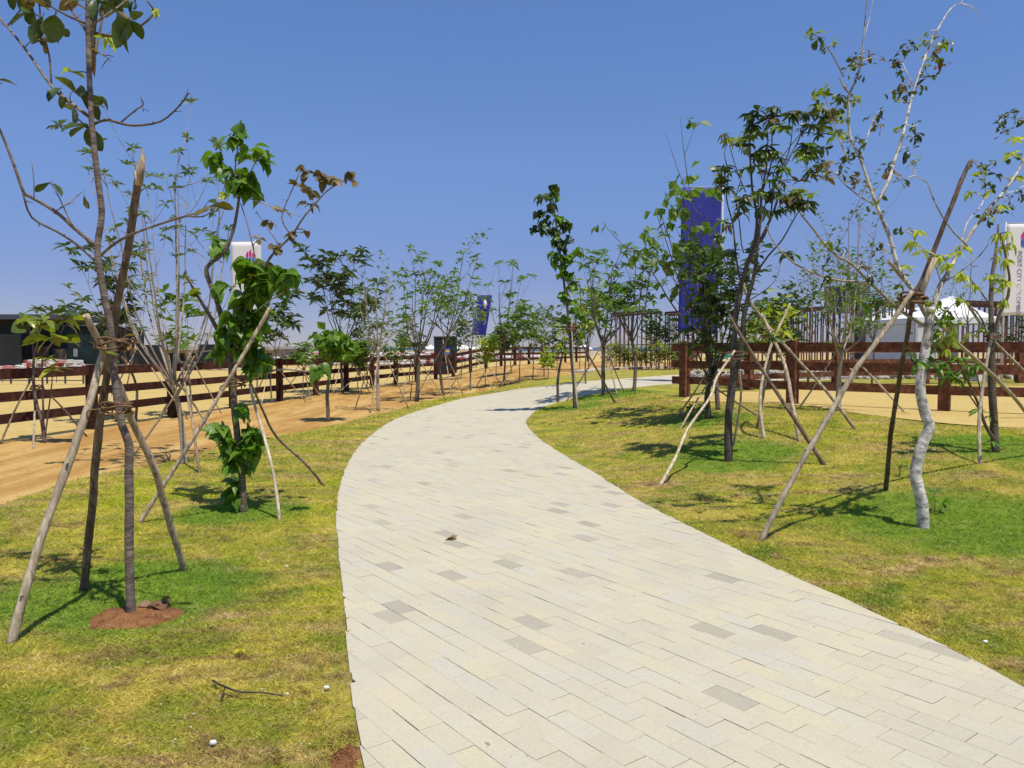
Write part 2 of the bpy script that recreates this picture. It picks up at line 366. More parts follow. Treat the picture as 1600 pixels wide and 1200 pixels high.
FENCE_L = [(-9.6, 7.3), (-9.2, 9.95), (-8.78, 12.6), (-8.36, 15.25), (-7.94, 17.9), (-7.5, 20.6), (-7.06, 23.3), (-6.65, 26.0), (-6.2, 28.7), (-5.7, 31.3), (-5.15, 34), (-4.55, 36.6), (-3.9, 39.2), (-3.2, 41.8), (-2.4, 44.4), (-1.6, 47), (-0.7, 49.5), (0.2, 52), (1.2, 54.5), (2.2, 57), (3.2, 59.5), (4.3, 62), (5.4, 64.4), (6.6, 66.8)]
# base ground sheet
mb = MB(); xs = list(np.linspace(-40, 40, 81)); xs = [-400, -200, -100, -60] + xs + [60, 100, 200, 400]
ys = [-10] + list(np.linspace(-4, 70, 75)) + [90, 120, 160, 215]
vs = [(x, y, (G(x, y) if y < 80 else G(x, 80) * max(0, 1 - (y - 80) / 80)) - 0.035) for y in ys for x in xs]
nx = len(xs); fs = [(j * nx + i, j * nx + i + 1, (j + 1) * nx + i + 1, (j + 1) * nx + i) for j in range(len(ys) - 1) for i in range(nx - 1)]
mb.add(vs, fs, True); tag(mb.build('sand_ground', M['sand']), kind='structure')
# beach slope and sea
mb = MB(); mb.add([(-3000, 215, -0.035), (3000, 215, -0.035), (3000, 235, -2.2), (-3000, 235, -2.2)], [(0, 1, 2, 3)])
mb.add([(-3000, -60, -2.3), (3000, -60, -2.3), (3000, 215.1, -2.3), (-3000, 215.1, -2.3)], [(0, 1, 2, 3)])
tag(mb.build('beach_slope', M['berm']), kind='structure')
sm, nt, p, o = nm('sea_water'); geo = N(nt, 'ShaderNodeNewGeometry')
mp = N(nt, 'ShaderNodeMapping'); mp.inputs['Scale'].default_value = (0.004, 0.02, 1); nt.links.new(geo.outputs['Position'], mp.inputs[0])
nt.links.new(ramp(nt, tex(nt, 3, 5, 0.6, mp.outputs[0]), [(0.35, (0.045, 0.085, 0.13)), (0.7, (0.08, 0.14, 0.19))]), p.inputs['Base Color'])
p.inputs['Roughness'].default_value = 0.35; p.inputs['IOR'].default_value = 1.33
bump(nt, p, tex(nt, 0.6, 6, 0.7, geo.outputs['Position']), 1.0, 1.0)
mb = MB(); mb.add([(-15000, 225, -1.9), (15000, 225, -1.9), (15000, 15000, -1.9), (-15000, 15000, -1.9)], [(0, 1, 2, 3)])
tag(mb.build('sea', sm), kind='structure')
strip('dirt_track', TRACK, [(p_[0] * 1.0, p_[1]) for p_ in [(-10.6, -3)] + FENCE_L], 120, 8, -0.022, M['track'], wob=0.5)
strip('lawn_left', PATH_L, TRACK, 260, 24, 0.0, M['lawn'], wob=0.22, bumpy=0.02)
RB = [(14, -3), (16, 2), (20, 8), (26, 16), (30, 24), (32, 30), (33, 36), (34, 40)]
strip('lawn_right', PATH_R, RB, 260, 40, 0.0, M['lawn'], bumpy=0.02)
SB1 = W([(1064, 628), (1150, 629), (1250, 634), (1400, 654), (1600, 670)]) + [(11.8, 10.8), (15, 9.2), (22, 8)]
SB2 = W([(1075, 620), (1180, 612), (1290, 607), (1420, 605), (1560, 604)]) + [(18, 23), (22, 22), (26, 20)]
strip('corral_sand', SB1, SB2, 60, 10, 0.012, M['sand'], wob=0.3)
strip('paving_bed', PATH_L, PATH_R, 260, 6, -0.018, M['bed'])
# pale kerb along the far edge of the lawn
KP = W([(905, 582), (950, 577.5), (1000, 575.5), (1060, 574)]); KP += [(KP[-1][0] + 14, KP[-1][1] + 3)]
kp = resample(KP, 24); mb = MB()
for i in range(23): mb.bar(kp[i] + Vector((0, 0, G(kp[i].x, kp[i].y) + 0.03)), kp[i + 1] + Vector((0, 0, G(kp[i + 1].x, kp[i + 1].y) + 0.03)), 0.9, 0.12)
tag(mb.build('far_pavement', flat('pale_concrete', (0.55, 0.47, 0.36), 0.9)), kind='structure')

# ------------------------------------------------------------------ pavers
def clip_poly(poly, px_, py_, nx_, ny_):
    res = []
    n = len(poly)
    for i in range(n):
        a = poly[i]; b = poly[(i + 1) % n]
        da = (a[0] - px_) * nx_ + (a[1] - py_) * ny_; db = (b[0] - px_) * nx_ + (b[1] - py_) * ny_
        if da >= 0: res.append(a)
        if (da >= 0) != (db >= 0):
            t = da / (da - db); res.append((a[0] + (b[0] - a[0]) * t, a[1] + (b[1] - a[1]) * t))
    return res
EL = resample(PATH_L, 500); ER = resample(PATH_R, 500)
EA = np.array([(p.x, p.y) for p in EL]); EB = np.array([(p.x, p.y) for p in ER])
def edge_info(E, c):
    i = int(np.argmin(((E - c) ** 2).sum(1))); i = max(2, min(len(E) - 3, i))
    t = E[i + 2] - E[i - 2]; t = t / np.linalg.norm(t); return E[i], t
PL_, PW_ = 0.234, 0.122; ang = R(-53); ca, sa = math.cos(ang), math.sin(ang)
pavers = []
RX = 60
for row in range(-360, 520):
    for k in range(-200, 320):
        cx_ = (k + 0.5 * (row % 2)) * PL_; cy_ = row * PW_
        x = cx_ * ca - cy_ * sa; y = cx_ * sa + cy_ * ca + 10
        if not (-0.2 < y < 46 and -5 < x < 14): continue
        c = np.array((x, y))
        pl, tl = edge_info(EA, c)
        sl_ = (x - pl[0]) * tl[1] - (y - pl[1]) * tl[0]          # >0 right of the left edge
        if sl_ < -0.16: continue
        pr, tr = edge_info(EB, c)
        sr_ = -((x - pr[0]) * tr[1] - (y - pr[1]) * tr[0])
        if sr_ < -0.16: continue
        g = random.choice([0.0004, 0.0006, 0.0010, 0.0017]) * (1 if y < 9 else max(.15, 1 - (y - 9) / 9)); jx = random.uniform(-.0009, .0009); jy = random.uniform(-.0009, .0009)
        g2 = random.choice([0.0005, 0.0010, 0.0014, 0.0018]) * (1 if y < 9 else max(.15, 1 - (y - 9) / 9)); hl, hw = PL_ / 2 - g2, PW_ / 2 - g * .8
        poly = [(x + jx + a * ca - b * sa, y + jy + a * sa + b * ca) for a, b in ((-hl, -hw), (hl, -hw), (hl, hw), (-hl, hw))]
        if sl_ < 0.16:
            j_ = random.uniform(-.004, .014); poly = clip_poly(poly, pl[0] - j_ * tl[1], pl[1] + j_ * tl[0], tl[1], -tl[0])
        if len(poly) > 2 and sr_ < 0.16:
            j_ = random.uniform(-.004, .014); poly = clip_poly(poly, pr[0] + j_ * tr[1], pr[1] - j_ * tr[0], -tr[1], tr[0])
        if len(poly) < 3: continue
        ar = 0.5 * abs(sum(poly[i][0] * poly[(i + 1) % len(poly)][1] - poly[(i + 1) % len(poly)][0] * poly[i][1] for i in range(len(poly))))
        if ar < 0.0012: continue
        cxx = sum(p[0] for p in poly) / len(poly); cyy = sum(p[1] for p in poly) / len(poly)
        pavers.append((cxx, cyy, poly))
def inview(x, y):
    if y < 2.85: return False
    return abs(x / y) < 0.667
pavers.sort(key=lambda t: (0 if inview(t[0], t[1]) else 1, t[1]))
def paver_geo(mb, cx_, cy_, poly, z, lo, ox=0, oy=0, oz=0, chamf=0.002, tilt=(0, 0)):
    n = len(poly); vs = []
    for (x, y) in poly: vs.append((x - ox, y - oy, lo - oz))
    for (x, y) in poly: vs.append((x - ox, y - oy, z - chamf - oz + tilt[0] * (x - cx_) + tilt[1] * (y - cy_)))
    for (x, y) in poly:
        dx, dy = cx_ - x, cy_ - y; l = math.hypot(dx, dy); s = chamf * 1.2 / max(l, 0.01)
        vs.append((x + dx * s - ox, y + dy * s - oy, z - oz + tilt[0] * (x - cx_) + tilt[1] * (y - cy_)))
    fs = []
    for i in range(n):
        j = (i + 1) % n
        fs.append((i, j, n + j, n + i)); fs.append((n + i, n + j, 2 * n + j, 2 * n + i))
    fs.append(tuple(2 * n + i for i in range(n)))
    mb.add(vs, fs)
path_root = empty('paved_path', (0, 4, 0)); tag(path_root, kind='structure')
mbf = MB()
for idx, (cx_, cy_, poly) in enumerate(pavers):
    fq = 1 if cy_ < 9 else max(.1, 1 - (cy_ - 9) / 8); z = G(cx_, cy_) + 0.012 + random.uniform(-0.0016, 0.0016) * fq; gx_ = (G(cx_ + .1, cy_) - G(cx_ - .1, cy_)) / .2; gy_ = (G(cx_, cy_ + .1) - G(cx_, cy_ - .1)) / .2; tl_ = (gx_ + random.uniform(-.006, .006) * fq, gy_ + random.uniform(-.006, .006) * fq)
    if idx < 300:
        mb = MB(); paver_geo(mb, cx_, cy_, poly, z, z - 0.05, cx_, cy_, z, tilt=tl_)
        me = mb.mesh('paver', M['paver']); o = bpy.data.objects.new('paver', me); col.objects.link(o)
        o.parent = path_root; o.location = (cx_, cy_ - 4, z)
    else:
        paver_geo(mbf, cx_, cy_, poly, z, z - 0.05, chamf=0.002 if cy_ < 10 else 0.0005, tilt=tl_)
o = mbf.build('paver_field', M['paver_i'], path_root); tag(o, kind='stuff')

# ------------------------------------------------------------------ grass blades (short turf)
def inside_strip(x, y):
    if y < 1.8: return 0
    c = np.array((x, y)); pl, tl = edge_info(EA, c); pr, tr = edge_info(EB, c)
    dl = (x - pl[0]) * tl[1] - (y - pl[1]) * tl[0]; dr = -((x - pr[0]) * tr[1] - (y - pr[1]) * tr[0])
    return dl, dr
def make_blades(side, n, name, label):
    # sample depth with density falling as 1/d^2
    lo, hi = 2.5, 30.0
    u = rng.random(n); d = lo * (hi / lo) ** (u)
    x = (rng.random(n) * 2 - 1) * (d * 0.70 + 0.5)
    PTS = np.stack([x, d], 1)
    # signed distance to both edges (vectorised in blocks)
    def sd(E, PTS):
        res = np.empty(len(PTS))
        for s in range(0, len(PTS), 4000):
            q = PTS[s:s + 4000]
            i = np.argmin(((q[:, None, :] - E[None]) ** 2).sum(2), 1); i = np.clip(i, 2, len(E) - 3)
            t = E[i + 2] - E[i - 2]; t /= np.linalg.norm(t, axis=1, keepdims=True); v = q - E[i]
            res[s:s + 4000] = v[:, 0] * t[:, 1] - v[:, 1] * t[:, 0]
        return res
    if side < 0:
        keep = (x < 0.5); PTS = PTS[keep]; s1 = sd(EA[::2], PTS); T = np.array([(p.x, p.y) for p in resample(TRACK, 200)]); s2 = sd(T, PTS)
        keep = (s1 < -0.005) & (s2 > 0.10 + 0.12 * rng.standard_normal(len(s2)))
    else:
        keep = (x > 0.0); PTS = PTS[keep]; s1 = sd(EB[::2], PTS); T = np.array([(p.x, p.y) for p in resample(SB1, 200)]); s2 = sd(T, PTS)
        keep = (s1 > 0.005) & ((s2 > 0.05) | (PTS[:, 0] < T[0, 0]))
    PTS = PTS[keep]; m = len(PTS)
    if side < 0:   # keep the soil patch bare
        q = gp(210, 962); dd = np.hypot((PTS[:, 0] - q.x) / 0.24, (PTS[:, 1] - q.y) / 0.17); ok = dd > 0.95 + 0.15 * rng.standard_normal(m)
        PTS = PTS[ok]; m = len(PTS)
    z = np.array([G(a, b) + 0.02 * mnoise.noise(Vector((a * 0.8, b * 0.8, 1.7))) for a, b in PTS]) - 0.004
    dist = PTS[:, 1]
    h = (0.007 + 0.012 * rng.random(m)) * (1 + dist * 0.055); wd = (0.0011 + 0.0010 * rng.random(m)) * (1 + dist * 0.26)
    a = rng.random(m) * 2 * np.pi; lean = (0.6 + 1.5 * rng.random(m)) * h; la = rng.random(m) * 2 * np.pi
    bx, by = np.cos(a) * wd, np.sin(a) * wd
    V = np.empty((m, 4, 3))
    V[:, 0] = np.stack([PTS[:, 0] - bx, PTS[:, 1] - by, z], 1); V[:, 1] = np.stack([PTS[:, 0] + bx, PTS[:, 1] + by, z], 1)
    mx = PTS[:, 0] + np.cos(la) * lean * 0.35; my = PTS[:, 1] + np.sin(la) * lean * 0.35
    V[:, 2] = np.stack([mx + bx * .7, my + by * .7, z + h * 0.6], 1)
    V[:, 3] = np.stack([PTS[:, 0] + np.cos(la) * lean, PTS[:, 1] + np.sin(la) * lean, z + h], 1)
    me = bpy.data.meshes.new(name); me.vertices.add(m * 4); me.vertices.foreach_set('co', V.ravel())
    base = np.arange(m)[:, None] * 4
    F = np.concatenate([base + np.array([[0, 1, 2]]), base + np.array([[0, 2, 3]])], 1).reshape(-1)
    me.loops.add(len(F)); me.loops.foreach_set('vertex_index', F)
    me.polygons.add(m * 2); me.polygons.foreach_set('loop_start', np.arange(m * 2) * 3); me.polygons.foreach_set('loop_total', np.full(m * 2, 3))
    me.materials.append(M['blade']); me.update(); me.validate()
    o = bpy.data.objects.new(name, me); col.objects.link(o); tag(o, label, 'grass', kind='stuff')
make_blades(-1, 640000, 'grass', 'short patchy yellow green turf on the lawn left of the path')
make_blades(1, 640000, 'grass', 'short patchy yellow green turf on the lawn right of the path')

# ------------------------------------------------------------------ fences
def rail_fence(name, pts, mat, label, hgt=1.25, pw=0.155):
    root = empty(name, (pts[0][0], pts[0][1], G(*pts[0]))); tag(root, label, 'fence')
    P = [Vector((x, y, G(x, y))) for x, y in pts]
    for i, p in enumerate(P):
        dirv = (P[min(i + 1, len(P) - 1)] - P[max(i - 1, 0)]); rz = math.atan2(dirv.y, dirv.x)
        mb = MB(); h = hgt + random.uniform(-.01, .02)
        mb.box(p + Vector((0, 0, h / 2 - 0.1)), (pw, pw, h + 0.2), rz + random.uniform(-.03, .03))
        mb.box(p + Vector((0, 0, h + 0.0075)), (pw * 0.86, pw * 0.86, 0.015), rz)
        mb.build('post', mat, root)
    for i in range(len(P) - 1):
        a, b = P[i], P[i + 1]; dv = (b - a).normalized()
        for z0, z1 in ((0.84, 0.985), (0.54, 0.67), (0.24, 0.37)):
            zc = (z0 + z1) / 2 * hgt; hh = (z1 - z0) * hgt
            s = pw / 2 + 0.004
            mb = MB(); mb.bar(a + dv * s + Vector((0, 0, zc + random.uniform(-.012, .012))), b - dv * s + Vector((0, 0, zc + random.uniform(-.012, .012))), 0.05, hh)
            mb.build('rail', mat, root)
    return root
rail_fence('wooden_rail_fence', FENCE_L, M['maroon'], 'long maroon three rail wooden fence along the orange dirt track')
FR1 = [(4.12, 18.3), (5.85, 16.0), (7.98, 14.15), (10.2, 12.5), (12.5, 11.0), (15.0, 9.8)]
rail_fence('wooden_rail_fence', FR1, M['redwood'], 'near line of brown rail fence beside the right lawn, front of the sand corral', 1.30, 0.19)
FR2 = [(6.55, 21.2), (10.0, 23.7), (13.4, 24.9), (16.8, 25.4), (20.2, 25.4), (23.4, 24.8)]
f2 = rail_fence('wooden_rail_fence', FR2, M['redwood'], 'far line of sunlit orange brown rail fence behind the sand corral', 1.22, 0.19)
# short end stubs of rails beyond the first post of the near line
a = Vector((4.12, 18.3, G(4.12, 18.3))); dv = Vector((-0.6, 0.8, 0))
mb = MB()
for zc in (0.91, 0.605, 0.305): mb.bar(a + dv * 0.1 + Vector((0, 0, zc * 1.3)), a + dv * 0.38 + Vector((0, 0, zc * 1.3)), 0.05, 0.18)
pr = [o for o in bpy.data.objects if o.name == 'wooden_rail_fence.001'][0]
mb.build('rail', M['redwood'], pr)
a2 = Vector((6.55, 21.2, G(6.55, 21.2)))
for z0 in (0.91, 0.605, 0.305):
    mb = MB(); q = a + (a2 - a) * 0.03
    mb.bar(a + (a2 - a) * 0.045 + Vector((0, 0, z0 * 1.22)), a2 - (a2 - a) * 0.03 + Vector((0, 0, z0 * 1.22)), 0.05, 0.16); mb.build('rail', M['redwood'], f2)

# ------------------------------------------------------------------ leaves
def leaf_pts(shape):
    if shape == 'lance': prof = [(0, 0.02), (0.25, 0.13), (0.55, 0.16), (0.82, 0.09), (1, 0)]
    elif shape == 'obov': prof = [(0, 0.03), (0.3, 0.14), (0.65, 0.27), (0.88, 0.2), (1, 0)]
    elif shape == 'round': prof = [(0, 0.05), (0.12, 0.2), (0.3, 0.33), (0.55, 0.38), (0.8, 0.28), (0.94, 0.13), (1, 0)]
    else: prof = [(-0.02, 0.0), (-0.12, 0.2), (-0.02, 0.38), (0.2, 0.45), (0.45, 0.38), (0.7, 0.21), (0.88, 0.07), (1, 0)]
    return prof
def leaf_mesh(name, shape, mat, curl=0.25, fold=0.25):
    prof = leaf_pts(shape); vs = []; fs = []
    for i, (t, wv) in enumerate(prof):
        z = -curl * t * t
        vs += [(t, -wv, z + wv * fold), (t, 0, z), (t, wv, z + wv * fold)]
    for i in range(len(prof) - 1):
        a = i * 3; fs += [(a, a + 3, a + 4, a + 1), (a + 1, a + 4, a + 5, a + 2)]
    vs += [(-0.22, 0.012, 0.03), (-0.22, -0.012, 0.03), (0.02, -0.012, 0), (0.02, 0.012, 0)]; b = len(prof) * 3
    fs.append((b, b + 1, b + 2, b + 3))
    mb = MB(); mb.add(vs, fs, True); return mb.mesh(name, mat)
LM = {}
def get_leaf(shape, colr, v):
    k = (shape, colr, v)
    if k not in LM: LM[k] = leaf_mesh('leaf', shape, L[colr], [0.15, 0.45, 0.75][v], [0.3, 0.15, 0.5][v])
    return LM[k]
def dirmat(d, roll):
    d = d.normalized(); up = Vector((0, 0, 1))
    y = up.cross(d)
    if y.length < 0.05: y = Vector((1, 0, 0)).cross(d)
    y.normalize(); z = d.cross(y)
    m = Matrix((d, y, z)).transposed(); return m @ Matrix.Rotation(roll, 3, 'X')
def put_leaf(root, p, d, size, shape, colr, label=None):
    size *= 1.08
    me = get_leaf(shape, colr, random.randrange(3)); o = bpy.data.objects.new('leaf', me); col.objects.link(o); o.parent = root
    m = dirmat(d, random.gauss(0, 0.5)).to_4x4(); m = m @ Matrix.Diagonal((size, size * random.uniform(.85, 1.1), size, 1)); m.translation = p - root.location
    o.matrix_local = m; return o
def leaf_raw(mb, p, d, size, w_, roll=0.0, curl=0.2):
    m = dirmat(d, roll)
    vs = [p, p + m @ Vector((0.5, -w_, 0.12 * w_)) * size, p + m @ Vector((0.5, w_, 0.12 * w_)) * size, p + m @ Vector((1, 0, -curl)) * size, p + m @ Vector((0.5, 0, -curl * .25 - .1 * w_)) * size]
    mb.add(vs, [(0, 1, 4), (0, 4, 2), (1, 3, 4), (4, 3, 2)])
def rnd_dir(up=0.0, hz=1.0):
    a = random.uniform(0, 2 * math.pi); return Vector((math.cos(a) * hz, math.sin(a) * hz, random.gauss(up, 0.45))).normalized()
def rosette(mb, p, n, size, w_=0.14, droop=0.1):
    for i in range(n):
        a = 2 * math.pi * (i + random.random()) / n
        d = Vector((math.cos(a), math.sin(a), random.uniform(-0.35, 1.1) - droop))
        leaf_raw(mb, p, d, size * random.uniform(0.65, 1.1), w_, random.gauss(0, .4), random.uniform(.1, .45))

# ------------------------------------------------------------------ hero trees traced limb by limb
def nearest_on(paths, q):
    best = None
    for P in paths:
        for a in P:
            dd = (a - q).length
            if best is None or dd < best[0]: best = (dd, a)
    return best[1]
def wobble(pts, amp):
    amp *= 0.55
    res = []
    for i, p in enumerate(pts):
        k = 0 if i == 0 else 1
        res.append(p + Vector((mnoise.noise(p * 5), mnoise.noise(p * 5 + Vector((5, 2, 1))), mnoise.noise(p * 5 + Vector((1, 8, 4))))) * amp * k)
    return res
def nearest_px(paths, q):
    best = None; u, v = q.x / q.y, (q.z - CAM_H) / q.y
    for P in paths:
        for a in P:
            # twigs rise from the limb, so a start point below the tuft counts as nearer
            du, dv = a.x / a.y - u, (a.z - CAM_H) / a.y - v
            dd = math.hypot(du, dv * (1.7 if dv > 0 else 1.0)) + abs(a.y - q.y) * 0.01
            if best is None or dd < best[0]: best = (dd, a)
    return best[1]
class Hero:
    def __init__(s, name, base, label, cat='tree', group=None, mat=None, dens=1.0, rf=1.0):
        s.base = gp(*base); s.root = empty(name, s.base); tag(s.root, label, cat, group); s.d = s.base.y; s.paths = []; s.mat = mat; s.dens = dens; s.rf = rf
    def trunk(s, px, r0, r1, dd=0.0, name='trunk', sides=9, knots=0.06):
        r0 *= s.rf; r1 *= s.rf
        n = len(px); P = [at(x, y, s.d + dd * i / (n - 1)) for i, (x, y) in enumerate(px)]
        P[0] = s.base - Vector((0, 0, 0.05)); P = smooth_path(P, 4); P = wobble(P, r0 * 0.25); s.paths.append(P)
        mb = MB(); mb.tube(P, [r0, r1], sides, knots=knots); mb.build(name, s.mat, s.root); return P
    def limb(s, px, r0, r1, d0=0.0, d1=0.0, sides=6, mat=None):
        k_ = s.rf ** .7; r0 *= k_; r1 *= k_
        n = len(px); P = [at(x, y, s.d + d0 + (d1 - d0) * i / (n - 1)) for i, (x, y) in enumerate(px)]
        P = wobble(smooth_path(P, 3), r0 * 0.5); s.paths.append(P)
        mb = MB(); mb.tube(P, [r0, r1], sides, knots=0.05)
        # small side spurs
        for i in range(2, len(P) - 1, 3):
            if random.random() < 0.5:
                d = (rnd_dir(0.4)) * random.uniform(0.03, 0.07); rr = r1 * 0.8; mb.tube([P[i], P[i] + d], [rr, rr * .4], 4)
        mb.build('branch', mat or s.mat, s.root)
    def cluster(s, px, py, rad, n, size, shape, colr, dd=None, hang=0.0, mode='rnd'):
        n = max(n, int(round(n * s.dens))); dj = random.uniform(-.25, .25) * s.d / 7 if dd is None else dd
        c = at(px, py, s.d + dj); a = nearest_px(s.paths, c); rm = rad * s.d / 1200
        ny_ = a.y + random.uniform(-.5, .5) * min(.3, (Vector((a.x, a.z)) - Vector((c.x, c.z))).length); k = ny_ / c.y; c = Vector((c.x * k, ny_, CAM_H + (c.z - CAM_H) * k))
        tp = [a, a.lerp(c, .5) + rnd_dir(.3) * (c - a).length * 0.13, c]
        if (a - c).length > 0.06: s.paths.append([a.lerp(c, .5), a.lerp(c, .8), c])
        if (a - c).length > 0.03:
            mb = MB(); mb.tube(smooth_path(tp, 3), [0.0045 * s.d / 5, 0.0022 * s.d / 5], 4); mb.build('twig', s.mat, s.root)
        for i in range(n):
            if mode == 'ros':
                an = 2 * math.pi * (i + random.random()) / n
                d = Vector((math.cos(an), math.sin(an), random.uniform(-.35, .7) - hang)); p = c + d.normalized() * rm * 0.08
            else:
                d = rnd_dir(-hang); p = c + Vector((random.gauss(0, .45), random.gauss(0, .45), random.gauss(0, .45))) * rm
            put_leaf(s.root, p, d, size * random.uniform(.7, 1.15), shape, colr)
def support(label, stakes, ropes, group='tied wooden pole supports round the young trees', rf=.75):
    """stakes: (list of px points base first, radius, material, depth at top or None)"""
    b0 = gp(*stakes[0][0][0]); root = empty('tree_support', b0); tag(root, label, 'tree support', group)
    for px, r, mk, dt in stakes:
        r = r * rf
        b = gp(*px[0]); n = len(px)
        P = [at(x, y, b.y + (dt - b.y) * (px[0][1] - y) / max(1, (px[0][1] - px[-1][1]))) for x, y in px]
        P[0] = b - Vector((0, 0, 0.03)); P = wobble(smooth_path(P, 5), r * 0.35)
        mb = MB(); mb.tube(P, [r * 1.08, r * 0.82], 8, knots=0.10)
        for i in range(3, len(P) - 2, 4):
            if random.random() < .5:
                d = rnd_dir(0.5) * r * 1.9; mb.tube([P[i], P[i] + d], [r * .5, r * .3], 5)
        mb.build('stake', M[mk], root)
    for px, py, d, R_, r, turns in ropes:
        c = at(px, py, d); mb = MB(); pts = []
        for i in range(int(12 * turns) + 1):
            a = i * math.pi / 6; rr = R_ * (1 + .15 * math.sin(a * 1.7)); pts.append(c + Vector((math.cos(a) * rr, math.sin(a) * rr, (i / (12 * turns) - .5) * R_ * 0.9 + .012 * math.sin(a * 2.3))))
        mb.tube(pts, r, 5)
        for q in range(4):
            e = c + rnd_dir(-.1) * R_ * random.uniform(1.1, 1.9); mb.tube(smooth_path([c + (e - c) * .5, e, e + Vector((0, 0, -.05))], 3), r * .7, 4)
        mb.build('rope_tie', M['rope'], root)
    return root

# --- foreground tree on the left, running out of the top of the picture
T1 = Hero('young_tree', (205, 960), 'tall thin foreground tree with few large dark leaves, rising from a bare soil patch', mat=M['bark_t1'], rf=.88)
T1.trunk([(205, 960), (202, 862), (202, 787), (201, 740), (202, 700), (197, 682), (190, 662), (184, 627), (177, 565), (173, 510), (162, 455), (153, 400), (153, 378), (159, 337), (154, 285), (146, 225), (142, 169), (139, 94), (137, 0), (136, -90)], 0.0300, 0.0155, dd=-0.05, sides=12)
T1.limb([(142, 110), (147, 40), (155, -20), (160, -90)], .017, .009, 0, -.15)
T1.limb([(145, 95), (158, 40), (166, -20)], .010, .005, 0, .2)
T1.limb([(150, 384), (115, 355), (86, 330), (45, 307), (36, 300), (22, 258), (0, 203), (-25, 165)], .014, .006, 0, -.35)
T1.limb([(149, 408), (120, 382), (90, 362), (50, 340), (36, 303)], .009, .006, .0, -.25)
T1.limb([(141, 184), (110, 160), (80, 135), (38, 75), (0, 28), (-30, -5)], .012, .006, 0, .3)
T1.limb([(80, 135), (77, 90), (66, 45), (60, -5)], .007, .005, .15, .2)
T1.limb([(143, 196), (165, 187), (185, 192), (210, 196), (250, 190), (280, 165), (294, 146)], .010, .0045, 0, -.35)
T1.limb([(187, 193), (212, 172), (224, 163), (219, 152)], .006, .003, -.1, -.2)
T1.limb([(140, 50), (180, 57), (205, 50), (240, 22), (230, 2)], .010, .005, 0, -.3)
T1.limb([(139, 42), (175, 18), (205, -5)], .009, .005, 0, .2)
T1.limb([(137, 52), (118, 25), (97, -5)], .011, .007, 0, .15)
T1.limb([(136, 38), (105, 25), (62, 0)], .009, .005, 0, -.25)
T1.limb([(153, 404), (180, 380), (215, 362), (255, 348), (289, 338), (325, 328)], .011, .005, 0, -.45)
T1.limb([(290, 338), (318, 338), (336, 325)], .005, .003, -.4, -.45)
T1.limb([(143, 203), (122, 186), (118, 172)], .007, .004, 0, .1)
T1.limb([(122, 188), (105, 195), (84, 197)], .004, .003, .05, .1)
T1.limb([(115, 355), (100, 325), (88, 300)], .006, .003, -.1, -.1)
T1.limb([(86, 330), (110, 315), (128, 300)], .005, .003, -.15, .0)
T1.limb([(53, 310), (53, 285), (50, 255)], .004, .002, -.25, -.2)
T1.limb([(12, 40), (28, 20), (42, 5)], .005, .003, .25, .2)
T1.limb([(38, 75), (50, 62), (58, 55)], .004, .003, .2, .1)
for q in [(86, 24, 3, 2, .14, 'round', 'dark'), (92, 42, 3, 1, .11, 'obov', 'dark'), (50, 18, 6, 3, .12, 'obov', 'dark'), (64, 28, 4, 2, .12, 'obov', 'dark'), (45, 2, 4, 2, .11, 'round', 'olive'),
          (63, 60, 5, 4, .08, 'obov', 'olive'), (186, 18, 7, 5, .11, 'obov', 'olive'), (204, 34, 6, 4, .13, 'round', 'dark'), (168, 58, 6, 6, .09, 'lance', 'lime'), (150, 84, 3, 3, .12, 'lance', 'brown'),
          (178, 88, 2, 1, .10, 'lance', 'olive'), (114, 114, 3, 3, .055, 'obov', 'lime'), (92, 138, 5, 2, .12, 'obov', 'dark'), (116, 140, 6, 4, .17, 'obov', 'dark'), (110, 162, 6, 3, .11, 'obov', 'dark'),
          (156, 150, 3, 2, .085, 'round', 'dark'), (150, 160, 4, 3, .05, 'lance', 'dark'), (133, 200, 5, 3, .13, 'round', 'dark'), (88, 196, 2, 1, .06, 'obov', 'olive'), (2, 130, 4, 2, .14, 'lance', 'dark'),
          (78, 286, 3, 2, .09, 'obov', 'dark'), (131, 303, 3, 1, .075, 'obov', 'olive'), (243, 16, 3, 3, .05, 'round', 'lime'), (150, 2, 6, 4, .11, 'obov', 'dark'), (118, 4, 6, 3, .11, 'round', 'olive'), (180, -8, 8, 5, .12, 'obov', 'dark'), (208, 2, 4, 2, .06, 'round', 'dark'),
          (332, 322, 5, 3, .09, 'obov', 'olive'), (225, 170, 2, 2, .03, 'lance', 'dark'), (295, 146, 2, 1, .03, 'lance', 'dark'), (30, -20, 12, 5, .12, 'obov', 'dark')]:
    T1.cluster(q[0], q[1], q[2], q[3], q[4], q[5], q[6], hang=0.25)
for q in [(196, 528, 4, 3, .06, 'brown'), (187, 555, 4, 2, .07, 'waxy'), (206, 540, 4, 2, .05, 'brown')]: T1.cluster(q[0], q[1], q[2], q[3], q[4], 'obov', q[5])
support('four thick rough poles tied round the foreground left tree, one broken off high up',
        [([(15, 1005), (55, 870), (98, 745), (135, 645), (160, 560), (170, 535)], .032, 'stake_l', 4.55),
         ([(130, 922), (143, 800), (153, 690), (168, 580), (183, 480), (203, 370), (216, 285), (222, 262)], .031, 'stake_d', 4.35),
         ([(290, 890), (262, 805), (240, 730), (208, 660), (185, 600), (158, 540), (134, 492)], .030, 'stake', 4.35)],
        [(182, 638, 4.5, .085, .007, 3), (176, 538, 4.5, .08, .008, 3)])
